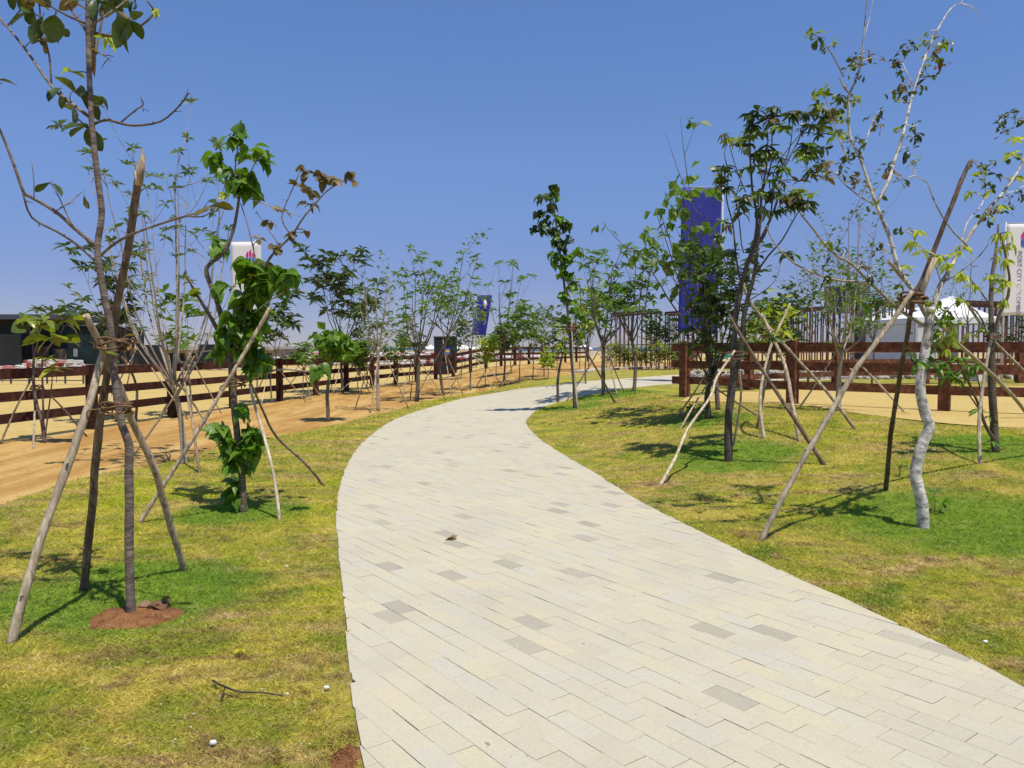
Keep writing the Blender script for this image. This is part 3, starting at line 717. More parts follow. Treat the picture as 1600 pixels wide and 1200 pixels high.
# splintered tip of the broken pole
sup = bpy.data.objects['tree_support']; c0 = at(219, 278, 4.35)
mb = MB(); mb.tube([at(217, 290, 4.35), at(219, 262, 4.35), at(223, 246, 4.35), at(223, 232, 4.35)], [.022, .026, .014, .002], 7); mb.tube([at(214, 288, 4.34), at(211, 266, 4.33)], [.014, .004], 5)
mb.build('broken_tip', M['stake'], sup)
# soil patch
mb = MB(); q = gp(212, 962); nseg = 40; vs = [(q.x, q.y, .022)]
for ring, (rr, zz) in enumerate(((.5, .012), (1.0, .008), (1.12, -.012))):
    for k in range(nseg):
        a = 2 * math.pi * k / nseg; f = 1 + .3 * mnoise.noise(Vector((math.cos(a) * 2, math.sin(a) * 2, 3))) + .22 * mnoise.noise(Vector((math.cos(a) * 7, math.sin(a) * 7, 3)))
        vs.append((q.x + math.cos(a) * .23 * rr * f, q.y + math.sin(a) * .18 * rr * f, zz + .010 * mnoise.noise(Vector((k * 1.3, ring, 0)))))
fs = [(0, 1 + k, 1 + (k + 1) % nseg) for k in range(nseg)]
for r_ in range(2): fs += [(1 + r_ * nseg + k, 1 + (r_ + 1) * nseg + k, 1 + (r_ + 1) * nseg + (k + 1) % nseg, 1 + r_ * nseg + (k + 1) % nseg) for k in range(nseg)]
mb.add(vs, fs, True); o = mb.build('soil_patch', M['soil']); tag(o, kind='structure')
def ground_leaf(px, py, n, size, colr, label):
    q = gp(px, py); root = empty('fallen_leaf', q + Vector((0, 0, .02))); tag(root, label, 'fallen leaf')
    for i in range(n):
        a = random.uniform(0, 6.28); put_leaf(root, q + Vector((random.gauss(0, .35) * size, random.gauss(0, .3) * size, .024)), Vector((math.cos(a), math.sin(a), random.uniform(.1, .6))), size * random.uniform(.8, 1.2), 'round', colr)
ground_leaf(250, 950, 7, .065, 'brown', 'curled dry leaves heaped on the bare soil patch')
ground_leaf(708, 846, 3, .07, 'brown', 'curled brown leaf lying on the paved path')
ground_leaf(370, 1026, 2, .05, 'yellow', 'small yellow leaf lying on the foreground lawn')
mb = MB(); P = [gp(x, y) + Vector((0, 0, z_)) for x, y, z_ in ((333, 1070, .02), (352, 1083, .03), (375, 1090, .028), (410, 1092, .03), (443, 1094, .02))]
mb.tube(smooth_path(P, 4), [.006, .003], 5); mb.tube([P[1], gp(345, 1100) + Vector((0, 0, .015))], [.004, .002], 4)
tag(mb.build('dry_twig', M['bark_dark']), 'dark fallen twig lying across the foreground lawn', 'twig')
stm = flat('white_stone', (0.7, 0.68, 0.62), .8)
for i, (x, y, s_, lb) in enumerate([(510, 1079, .013, 'white pebble on the lawn just left of the path edge'), (333, 1166, .014, 'white pebble near the bottom of the left lawn'), (449, 769+320, .007, 'tiny white pebble near the fallen twig'), (1540, 1007, .013, 'pale pebble on the lawn by the right path edge'), (448, 888, .010, 'pale pebble on the lawn between the stakes and the path')]):
    q = gp(x, y); mb = MB(); mb.tube([q + Vector((-s_, 0, .012)), q + Vector((-s_ * .6, 0, .014)), q + Vector((s_ * .6, 0.003, .014)), q + Vector((s_, 0, .012))], [s_ * .3, s_ * .8, s_ * .7, s_ * .2], 6, knots=.15)
    tag(mb.build('pebble', stm), lb, 'pebble', 'loose white pebbles on the lawn')

def clod_patch(px, py, rx, ry, name):
    q = gp(px, py); mb = MB(); vs = [(q.x, q.y, .014)]; ns = 30
    for ring, (rr, zz) in enumerate(((.5, .012), (1.0, .004), (1.15, -.012))):
        for k in range(ns):
            a = 2 * math.pi * k / ns; f = 1 + .45 * mnoise.noise(Vector((math.cos(a) * 3, math.sin(a) * 3, px)))
            vs.append((q.x + math.cos(a) * rx * rr * f, q.y + math.sin(a) * ry * rr * f, zz + .006 * mnoise.noise(Vector((k * 1.3, ring, 0)))))
    fs = [(0, 1 + k, 1 + (k + 1) % ns) for k in range(ns)]
    for r_ in range(2): fs += [(1 + r_ * ns + k, 1 + (r_ + 1) * ns + k, 1 + (r_ + 1) * ns + (k + 1) % ns, 1 + r_ * ns + (k + 1) % ns) for k in range(ns)]
    mb.add(vs, fs, True); tag(mb.build(name, M['soil']), kind='structure')
clod_patch(540, 1185, .055, .10, 'soil_patch')
def scatter(name, label, cat, mat, n, size, regions, z0=.012):
    mb = MB()
    for i in range(n):
        x0, x1, y0, y1 = random.choice(regions); q = gp(random.uniform(x0, x1), random.uniform(y0, y1)); s_ = size * random.uniform(.5, 1.4); t = rnd_dir(); t.z *= .3
        c = q + Vector((0, 0, z0 + s_ * .3)); mb.tube([c - t * s_, c, c + t * s_ * .9], [s_ * .35, s_ * .7, s_ * .3], 5, knots=.25)
    tag(mb.build(name, mat), label, cat, kind='stuff')
scatter('soil_crumbs', 'reddish soil crumbs scattered round the bare patches', 'soil', M['soil'], 320, .0042, [(155, 275, 940, 980), (515, 560, 1150, 1200), (1010, 1060, 745, 765)], .016)
scatter('stone_litter', 'tiny pale stone chips scattered over the lawn', 'litter', flat('pale_chip', (.6, .55, .45), .9), 90, .0045, [(380, 545, 850, 1190), (40, 500, 1000, 1190), (1250, 1590, 900, 1040)])
mb = MB()
for i in range(420):   # dead straw stems lying on the turf
    x0, x1, y0, y1 = random.choice([(0, 530, 880, 1200), (250, 525, 800, 1000), (1100, 1600, 820, 1050), (900, 1600, 700, 850)]); q = gp(random.uniform(x0, x1), random.uniform(y0, y1))
    if q.x > np.interp(q.y, EA[:, 1], EA[:, 0]) - .04 and q.x < np.interp(q.y, EB[:, 1], EB[:, 0]) + .04: continue
    a = random.uniform(0, 6.28); ln = random.uniform(.02, .06); d = Vector((math.cos(a), math.sin(a), random.uniform(0, .25))) * ln; c = q + Vector((0, 0, .016))
    mb.tube([c, c + d * .5 + Vector((0, 0, .006)), c + d], [.0012, .001, .0007], 3, cap=False)
tag(mb.build('dead_straw', flat('straw', (.50, .40, .22), .9)), 'thin dead straw stems lying over the turf', 'straw', kind='stuff')
# --- heart leaved tree left of the path
T2 = Hero('young_tree', (380, 800), 'heart leaved tree with leafy trunk sprouts and brownish right branch left of the path', mat=M['bark_grey'], dens=1.9, rf=.82)
T2.trunk([(380, 800), (378, 740), (372, 690), (366, 640), (364, 600), (360, 560), (348, 505), (337, 465), (323, 430), (326, 414), (350, 395), (362, 368), (371, 330), (374, 300)], .044, .015)
T2.limb([(372, 305), (367, 270), (374, 215)], .010, .005, 0, .1)
T2.limb([(373, 300), (395, 262), (405, 238)], .010, .004, 0, -.1)
T2.limb([(371, 310), (350, 275), (335, 248)], .009, .004, 0, .1)
T2.limb([(362, 560), (378, 500), (392, 460), (408, 425), (428, 395), (455, 368), (478, 335), (510, 300), (545, 278)], .024, .006, 0, -.3)
T2.limb([(405, 430), (395, 385), (385, 345), (376, 318)], .010, .006, -.1, 0)
T2.limb([(455, 368), (440, 340), (455, 300), (470, 265)], .008, .004, -.15, .05)
T2.limb([(362, 570), (345, 530), (330, 500), (315, 475), (298, 445)], .016, .009, 0, .3)
T2.limb([(385, 500), (410, 478), (445, 455), (455, 450)], .008, .006, 0, -.3, mat=M['bark_pale'])
T2.limb([(445, 455), (455, 440), (458, 425)], .006, .003, -.2, -.25)
T2.limb([(390, 310), (430, 325), (468, 338)], .007, .004, 0, -.2, mat=M['bark_pale'])
T2.limb([(440, 388), (410, 345), (400, 330)], .006, .004, -.1, 0)
T2.limb([(378, 600), (430, 578), (475, 580), (505, 583)], .011, .008, 0, -.3, mat=M['bark_pale'])
T2.limb([(372, 690), (385, 670), (392, 655)], .008, .004, 0, 0); T2.limb([(372, 700), (358, 680), (350, 662)], .008, .004, 0, 0)
for x, y, r, n in [(376, 208, 11, 7), (364, 216, 8, 3), (404, 238, 10, 6), (412, 250, 8, 4), (333, 247, 8, 5), (348, 260, 8, 5), (388, 270, 10, 6), (375, 290, 12, 8), (395, 298, 10, 6), (366, 276, 8, 4), (345, 382, 8, 4), (385, 245, 6, 3),
                   (385, 415, 12, 8), (405, 420, 12, 8), (412, 440, 9, 6), (388, 440, 11, 7), (388, 462, 9, 5), (400, 460, 13, 9), (395, 490, 12, 9), (380, 480, 10, 6), (365, 500, 11, 7), (352, 520, 10, 7), (375, 520, 12, 9), (395, 525, 11, 7), (400, 550, 12, 9), (385, 545, 10, 7), (362, 545, 9, 5), (408, 570, 9, 6), (390, 575, 8, 4), (345, 548, 7, 4),
                   (438, 422, 8, 5), (448, 430, 8, 5), (438, 445, 7, 5), (460, 432, 5, 2), (340, 448, 8, 4), (400, 505, 8, 4),
                   (345, 668, 9, 7), (355, 690, 11, 8), (395, 672, 10, 7), (400, 690, 11, 8), (385, 700, 11, 8), (368, 705, 10, 7), (362, 725, 9, 6), (385, 722, 9, 6), (395, 712, 8, 4), (362, 768, 8, 5), (372, 780, 7, 4), (368, 755, 6, 3), (375, 638, 7, 3), (505, 577, 5, 3)]:
    T2.cluster(x, y, r, n, .138 if y > 380 else .118, 'heart', 'heart', hang=.55)
for x, y, n in [(465, 262, 3), (480, 270, 3), (500, 272, 4), (508, 282, 4), (527, 284, 2), (548, 270, 2), (553, 281, 1), (464, 289, 2), (482, 294, 2), (484, 303, 1), (490, 318, 2), (478, 318, 1), (456, 364, 4), (480, 362, 1), (420, 346, 2), (404, 375, 2), (430, 384, 3), (408, 412, 2), (438, 328, 2)]:
    T2.cluster(x, y, 4, n, .085, 'round', 'olive', hang=.1)
T2.cluster(388, 428, 3, 2, .10, 'round', 'yellow'); T2.cluster(353, 305, 4, 4, .09, 'lance', 'lime'); T2.cluster(324, 316, 3, 1, .10, 'obov', 'dark'); T2.cluster(299, 462, 3, 2, .12, 'round', 'waxy')
support('three poles propping the heart leaved tree, one dark and kinked towards the path',
        [([(215, 817), (262, 748), (310, 672), (352, 602), (400, 520), (422, 480)], .026, 'stake', 7.1),
         ([(437, 812), (428, 745), (415, 690), (400, 640), (390, 600)], .021, 'stake_l', 7.45),
         ([(508, 758), (478, 725), (432, 682), (410, 640), (385, 585), (345, 520), (290, 430)], .019, 'stake_d', 7.6)],
        [(368, 598, 7.4, .085, .008, 3)])

# --- white barked tree on the right
T8 = Hero('young_tree', (1443, 825), 'white barked crooked tree on the right lawn with sparse small leaves', mat=M['bark_white'], dens=1.7, rf=.82)
T8.trunk([(1443, 825), (1441, 795), (1433, 755), (1431, 738), (1438, 705), (1448, 680), (1452, 664), (1446, 648), (1438, 612), (1439, 580), (1447, 545), (1452, 505), (1455, 480)], .062, .046, dd=.1, sides=14, knots=.05)
T8.limb([(1453, 498), (1468, 450), (1480, 430), (1500, 390), (1530, 345), (1560, 310), (1590, 268), (1612, 215), (1620, 140)], .030, .008, .1, .5, 8)
T8.limb([(1448, 510), (1425, 497), (1400, 480), (1360, 442), (1330, 412), (1308, 400), (1287, 380), (1268, 355), (1250, 332)], .018, .008, .1, -.6, mat=M['bark_pale'])
T8.limb([(1362, 444), (1335, 440), (1300, 436), (1250, 417), (1225, 397), (1205, 372), (1198, 352)], .014, .005, -.2, -.6, mat=M['bark_pale'])
T8.limb([(1362, 444), (1358, 430)], .014, .012, -.2, -.2)
T8.limb([(1452, 500), (1430, 460), (1410, 430), (1400, 408), (1390, 372), (1375, 335), (1362, 300), (1345, 250), (1328, 212), (1326, 162), (1328, 145)], .026, .010, .1, .2, 8)
T8.limb([(1328, 145), (1340, 118), (1347, 82), (1351, 37), (1357, -20)], .011, .004, .2, .2); T8.limb([(1327, 146), (1318, 135), (1311, 122)], .011, .008, .2, .1)
T8.limb([(1350, 60), (1358, 30), (1366, -10)], .004, .003, .2, .3)
T8.limb([(1370, 318), (1387, 285), (1395, 260), (1410, 212), (1422, 162), (1429, 137), (1440, 105), (1452, 72), (1470, 37), (1485, 15), (1500, 6), (1520, 12), (1530, 27)], .018, .003, .15, .6)
T8.limb([(1429, 137), (1418, 115), (1410, 98)], .006, .004, .45, .5); T8.limb([(1500, 6), (1512, -8), (1528, -12)], .003, .002, .55, .6)
T8.limb([(1364, 318), (1345, 308), (1322, 290), (1305, 272), (1285, 262)], .009, .004, .2, -.2)
T8.limb([(1326, 250), (1310, 215), (1300, 185), (1288, 150)], .009, .004, .2, -.1); T8.limb([(1318, 120), (1300, 85), (1280, 58)], .007, .004, .1, -.1, mat=M['bark_pale'])
T8.limb([(1512, 385), (1480, 350), (1458, 310), (1448, 285), (1430, 275)], .010, .004, .2, -.1); T8.limb([(1570, 300), (1583, 300), (1600, 290)], .006, .004, .35, .5)
T8.limb([(1475, 440), (1500, 425), (1530, 400), (1545, 380)], .009, .004, .15, -.1)
T8.limb([(1470, 440), (1455, 400), (1430, 378), (1428, 362)], .007, .003, .1, -.2); T8.limb([(1500, 395), (1510, 350), (1535, 318), (1540, 290)], .008, .004, .2, .5)
T8.limb([(1345, 250), (1355, 215), (1365, 185), (1375, 172)], .007, .003, .2, .3)
for x, y, n in [(1268, 50, 4), (1275, 62, 4), (1288, 74, 2), (1303, 68, 2), (1336, 88, 4), (1345, 96, 4), (1330, 100, 4), (1352, 80, 3), (1370, 90, 2), (1330, 108, 3), (1345, 120, 2), (1290, 138, 5), (1280, 148, 4), (1310, 150, 5), (1318, 160, 5), (1335, 150, 3), (1342, 158, 3), (1300, 170, 5),
                (1278, 168, 4), (1318, 185, 5), (1312, 205, 4), (1325, 222, 3), (1340, 215, 3), (1335, 240, 4), (1352, 225, 3), (1320, 250, 4), (1290, 190, 4), (1418, 72, 3), (1410, 82, 4), (1402, 92, 3), (1398, 98, 3), (1408, 110, 3), (1410, 132, 5), (1402, 142, 4), (1415, 145, 4), (1388, 144, 1), (1402, 160, 1), (1436, 128, 3), (1444, 115, 3), (1447, 122, 1), (1440, 137, 1),
                (1448, 102, 4), (1455, 90, 5), (1465, 82, 5), (1472, 66, 5), (1462, 60, 3), (1446, 62, 2), (1455, 48, 2), (1485, 68, 2), (1470, 92, 3), (1468, 100, 3), (1430, 72, 3), (1364, 182, 2), (1372, 195, 3), (1376, 172, 2), (1402, 200, 2), (1425, 198, 2), (1434, 195, 1), (1428, 213, 4), (1418, 235, 4), (1432, 250, 4), (1390, 258, 2), (1395, 272, 5), (1410, 282, 3), (1340, 285, 4), (1335, 275, 3), (1318, 262, 3),
                (1285, 262, 4), (1295, 268, 3), (1362, 318, 3), (1378, 305, 2), (1410, 358, 3), (1375, 380, 2), (1295, 378, 3), (1300, 395, 3), (1320, 390, 3), (1520, 252, 3), (1535, 262, 3), (1550, 254, 2), (1560, 272, 3), (1548, 290, 4), (1530, 280, 3), (1575, 310, 3), (1555, 330, 4), (1540, 345, 4), (1592, 305, 3), (1582, 175, 4), (1572, 180, 4), (1590, 190, 3), (1562, 195, 3), (1570, 205, 3), (1585, 245, 2), (1575, 325, 3), (1360, 432, 4), (1350, 415, 3), (1330, 440, 4), (1375, 395, 3), (1290, 432, 3)]:
    T8.cluster(x, y, 9, int(n * 1.5), .058, 'obov', random.choice(['dark', 'dark', 'olive', 'waxy']), hang=.2)
for x, y, n in [(1580, 240, 5), (1590, 275, 5), (1565, 320, 5), (1545, 335, 5), (1505, 385, 5), (1585, 215, 4), (1435, 360, 6), (1425, 378, 6), (1442, 392, 6), (1470, 400, 6), (1480, 412, 6), (1415, 415, 5), (1490, 395, 4), (1535, 268, 5), (1545, 300, 5), (1515, 300, 3), (1500, 425, 4)]:
    T8.cluster(x, y, 4, n, .085, 'lance', 'lime', hang=.5, mode='ros')
for x, y, n in [(1462, 488, 5), (1472, 500, 6), (1480, 486, 5), (1466, 515, 6), (1478, 528, 5), (1462, 540, 5), (1490, 505, 4), (1458, 472, 4), (1448, 560, 4), (1430, 552, 5), (1436, 565, 5), (1405, 440, 4), (1500, 470, 4), (1350, 470, 4), (1372, 462, 3)]:
    T8.cluster(x, y, 8, n, .085, 'obov', random.choice(['heart', 'waxy', 'dark']), hang=.2)
support('pale and dark long poles bound in a knot against the white barked tree',
        [([(1185, 846), (1240, 745), (1295, 650), (1335, 580), (1350, 560), (1395, 500), (1426, 455)], .030, 'stake_l', 6.45),
         ([(1384, 765), (1392, 680), (1404, 600), (1418, 520), (1428, 458)], .030, 'stake_d', 6.5),
         ([(1648, 705), (1600, 640), (1545, 580), (1490, 530), (1440, 470), (1388, 408)], .027, 'stake_l', 6.5)],
        [(1425, 466, 6.55, .10, .011, 4)])
mb = MB(); mb.tube([at(1436, 470, 6.5), at(1450, 430, 6.5), at(1461, 403, 6.5)], [.022, .022, .02], 7); mb.build('stake', M['stake_l'], bpy.data.objects['tree_support.002'])
mb = MB(); mb.tube(wobble(smooth_path([at(1417, 482, 6.6), at(1440, 440, 6.6), at(1462, 385, 6.55), at(1492, 310, 6.5), at(1505, 275, 6.5), at(1519, 250, 6.5)], 4), .02), [.021, .017], 8, knots=.1); mb.build('stake', M['stake_d'], bpy.data.objects['tree_support.002'])

# --- mango-like tree right of the path
T7 = Hero('young_tree', (1138, 720), 'upright many stemmed tree with long drooping leaf tufts right of the path', mat=M['bark_dark'], dens=1.25, rf=.74)
T7.trunk([(1138, 720), (1138, 690), (1139, 650), (1143, 610), (1148, 580), (1152, 560)], .072, .062, sides=12)
T7.limb([(1145, 590), (1147, 540), (1150, 490), (1158, 445), (1172, 400), (1180, 376), (1183, 340), (1176, 300), (1172, 250), (1172, 195)], .046, .010, .02, .3, 8)
T7.limb([(1152, 575), (1160, 530), (1163, 490), (1170, 460), (1178, 430), (1183, 390), (1188, 340), (1190, 300), (1198, 260), (1200, 205)], .046, .009, -.02, -.3, 8)
T7.limb([(1183, 385), (1205, 340), (1215, 310), (1222, 270), (1245, 225), (1262, 185)], .022, .008, 0, .5); T7.limb([(1190, 302), (1205, 255), (1206, 200), (1207, 182)], .014, .006, -.2, .1)
T7.limb([(1184, 382), (1196, 365), (1205, 330), (1212, 280), (1232, 240), (1240, 185)], .018, .006, 0, -.4); T7.limb([(1180, 376), (1162, 395), (1155, 345), (1150, 310), (1158, 280)], .012, .006, 0, -.4)
T7.limb([(1158, 445), (1150, 400), (1145, 350), (1135, 310), (1138, 270), (1132, 240), (1140, 218)], .016, .006, .1, .6); T7.limb([(1165, 300), (1150, 262), (1140, 228)], .009, .005, .2, .1)
T7.limb([(1178, 432), (1200, 400), (1222, 375), (1245, 335), (1256, 325)], .016, .006, -.1, -.5); T7.limb([(1162, 495), (1150, 450), (1130, 400), (1120, 370)], .012, .005, 0, .4)
T7.limb([(1170, 470), (1200, 450), (1215, 430), (1222, 400)], .008, .004, -.1, .2); T7.limb([(1183, 345), (1205, 300), (1212, 262), (1250, 210), (1290, 175)], .010, .005, .1, -.2)
T7.limb([(1160, 520), (1135, 480), (1125, 450)], .014, .006, 0, -.4)
for x, y, n in [(1170, 178, 11), (1176, 195, 10), (1168, 212, 9), (1203, 180, 11), (1208, 195, 8), (1238, 178, 11), (1262, 178, 11), (1268, 196, 10), (1290, 182, 10), (1285, 198, 7), (1140, 216, 8), (1132, 262, 9), (1128, 275, 8), (1195, 235, 11), (1208, 240, 9), (1186, 240, 9), (1262, 225, 11), (1252, 235, 9), (1270, 240, 8), (1222, 262, 8), (1160, 310, 8), (1140, 295, 6),
                (1250, 318, 11), (1262, 315, 10), (1240, 322, 8), (1185, 300, 5), (1210, 300, 7), (1265, 270, 7), (1160, 320, 7), (1208, 520, 5), (1130, 345, 6), (1222, 285, 5), (1145, 390, 6), (1228, 395, 5), (1120, 370, 6), (1195, 330, 5), (1180, 260, 8), (1212, 330, 6), (1245, 300, 8)]:
    T7.cluster(x, y, 8, int(n * 1.45), .135, 'lance', random.choice(['dark', 'dark', 'dark', 'waxy']), hang=.35, mode='ros')
    for _ in range(2 if y < 330 else 1):
        T7.cluster(x + random.gauss(0, 11), y + random.gauss(2, 9), 7, random.randint(5, 8), random.uniform(.10, .135), random.choice(['lance', 'obov']), random.choice(['dark', 'dark', 'heart', 'olive', 'waxy']), hang=random.uniform(0, .5), mode='ros')
dT7 = T7.d
support('thin poles crossed and tied round the many stemmed tree right of the path',
        [([(1030, 758), (1055, 715), (1075, 670), (1110, 620), (1120, 590), (1148, 548)], .024, 'stake_l', dT7 - .1),
         ([(1290, 726), (1245, 660), (1205, 600), (1170, 545), (1140, 495)], .032, 'stake_d', dT7 - .2),
         ([(1145, 698), (1152, 660), (1158, 610), (1150, 560)], .022, 'stake', dT7 + .3)],
        [(1150, 556, dT7, .13, .008, 3)])
support('pale and brown poles tied in an X just right of the many stemmed tree',
        [([(1195, 686), (1188, 640), (1190, 600), (1203, 545), (1218, 510), (1234, 475)], .030, 'stake_l', 12.0),
         ([(1183, 668), (1192, 620), (1203, 560), (1205, 525)], .030, 'stake_d', 12.0),
         ([(1338, 670), (1290, 610), (1240, 555), (1205, 515), (1172, 470), (1160, 440)], .030, 'stake', 12.1),
         ([(1250, 690), (1240, 640), (1226, 570), (1206, 525), (1190, 490)], .036, 'stake', 12.0)],
        [(1206, 524, 12.0, .14, .012, 3)])

# --- tall leaning column of leaves beside the bend of the path
T6 = Hero('young_tree', (898, 638), 'tall slim leaning tree with leaves up its whole stem at the path bend', mat=M['bark_dark'], dens=1.5, rf=.62)
T6.trunk([(898, 638), (897, 600), (893, 560), (890, 520), (885, 470), (878, 420), (872, 370), (866, 330), (862, 300)], .075, .02)
T6.limb([(892, 545), (900, 500), (908, 480), (905, 440)], .022, .01, 0, .3); T6.limb([(872, 370), (885, 357), (890, 355)], .014, .008); T6.limb([(866, 335), (850, 330), (843, 340)], .014, .008); T6.limb([(889, 500), (905, 480), (915, 470)], .012, .006); T6.limb([(864, 350), (848, 350), (840, 357)], .012, .006)
for x, y, n in [(865, 294, 7), (863, 305, 6), (846, 309, 4), (862, 320, 7), (846, 335, 8), (852, 345, 5), (838, 355, 8), (848, 358, 6), (871, 345, 6), (883, 355, 8), (887, 352, 4), (866, 362, 7), (874, 382, 8), (880, 388, 6), (866, 398, 6), (870, 408, 7), (884, 404, 8), (892, 408, 5), (904, 393, 6), (878, 425, 7), (888, 432, 8), (896, 440, 8), (893, 450, 6), (880, 462, 7), (893, 472, 6), (900, 482, 5), (910, 492, 6), (903, 520, 6), (885, 497, 6), (898, 508, 4), (904, 535, 4), (868, 375, 5), (888, 375, 5)]:
    T6.cluster(x, y, 8, int(n * 1.3), .155, 'heart', 'heart' if y > 420 else random.choice(['heart', 'dark']), hang=.6)
d6 = T6.d
support('pale straight pole and leaning brown pole propping the slim leaning tree',
        [([(903, 640), (897, 580), (894, 530), (893, 500)], .025, 'stake_l', d6 - .3), ([(962, 629), (935, 582), (905, 530), (890, 500)], .030, 'stake_d', d6 - .2)], [(893, 512, d6 - .2, .12, .012, 3)])

# --- leaning multi stem tree at the right edge
T11 = Hero('young_tree', (1556, 706), 'forked tree with hanging lime green leaves near the right edge', mat=M['bark_grey'], dens=1.2, rf=.8)
T11.trunk([(1556, 706), (1553, 660), (1550, 610), (1549, 560), (1550, 520)], .062, .055)
T11.limb([(1552, 530), (1548, 480), (1551, 430), (1556, 390), (1560, 350)], .042, .012, 0, .3, 8); T11.limb([(1553, 525), (1562, 490), (1575, 462), (1577, 430), (1570, 395), (1563, 365)], .030, .009, 0, -.3, 7)
T11.limb([(1556, 690), (1540, 665), (1528, 630), (1505, 580), (1488, 556)], .028, .010, 0, -.4, 7); T11.limb([(1551, 560), (1535, 500), (1512, 475)], .018, .010, 0, .3); T11.limb([(1549, 480), (1520, 440), (1500, 425)], .011, .005, 0, -.3)
T11.limb([(1535, 655), (1532, 610), (1520, 570)], .016, .006, 0, -.3); T11.limb([(1556, 700), (1530, 640), (1500, 600)], .016, .008, 0, -.2)
for x, y, n in [(1560, 365, 8), (1575, 362, 7), (1566, 385, 8), (1558, 400, 7), (1548, 430, 8), (1562, 435, 9), (1572, 440, 8), (1555, 450, 8), (1568, 468, 8), (1580, 380, 6), (1572, 405, 7), (1520, 445, 7), (1505, 430, 6), (1515, 520, 5), (1535, 510, 6), (1480, 545, 4)]:
    T11.cluster(x, y, 6, n, .12, 'lance', 'lime', hang=.75, mode='ros')
for x, y, n in [(1462, 572, 9), (1475, 566, 8), (1485, 582, 9), (1500, 560, 8), (1505, 580, 10), (1515, 572, 8), (1525, 570, 8), (1495, 592, 8), (1478, 590, 6), (1545, 650, 5), (1530, 640, 5), (1560, 690, 5), (1550, 690, 4)]:
    T11.cluster(x, y, 6, n, .13, 'lance', 'heart', hang=.3, mode='ros')
support('pale knotted pole and brown pole standing against the lime leaved tree',
        [([(1532, 726), (1530, 660), (1536, 600), (1545, 548), (1550, 520)], .028, 'stake_l', T11.d), ([(1700, 700), (1650, 640), (1600, 580), (1550, 530), (1512, 475)], .028, 'stake', T11.d)], [(1551, 528, T11.d, .085, .008, 2)])

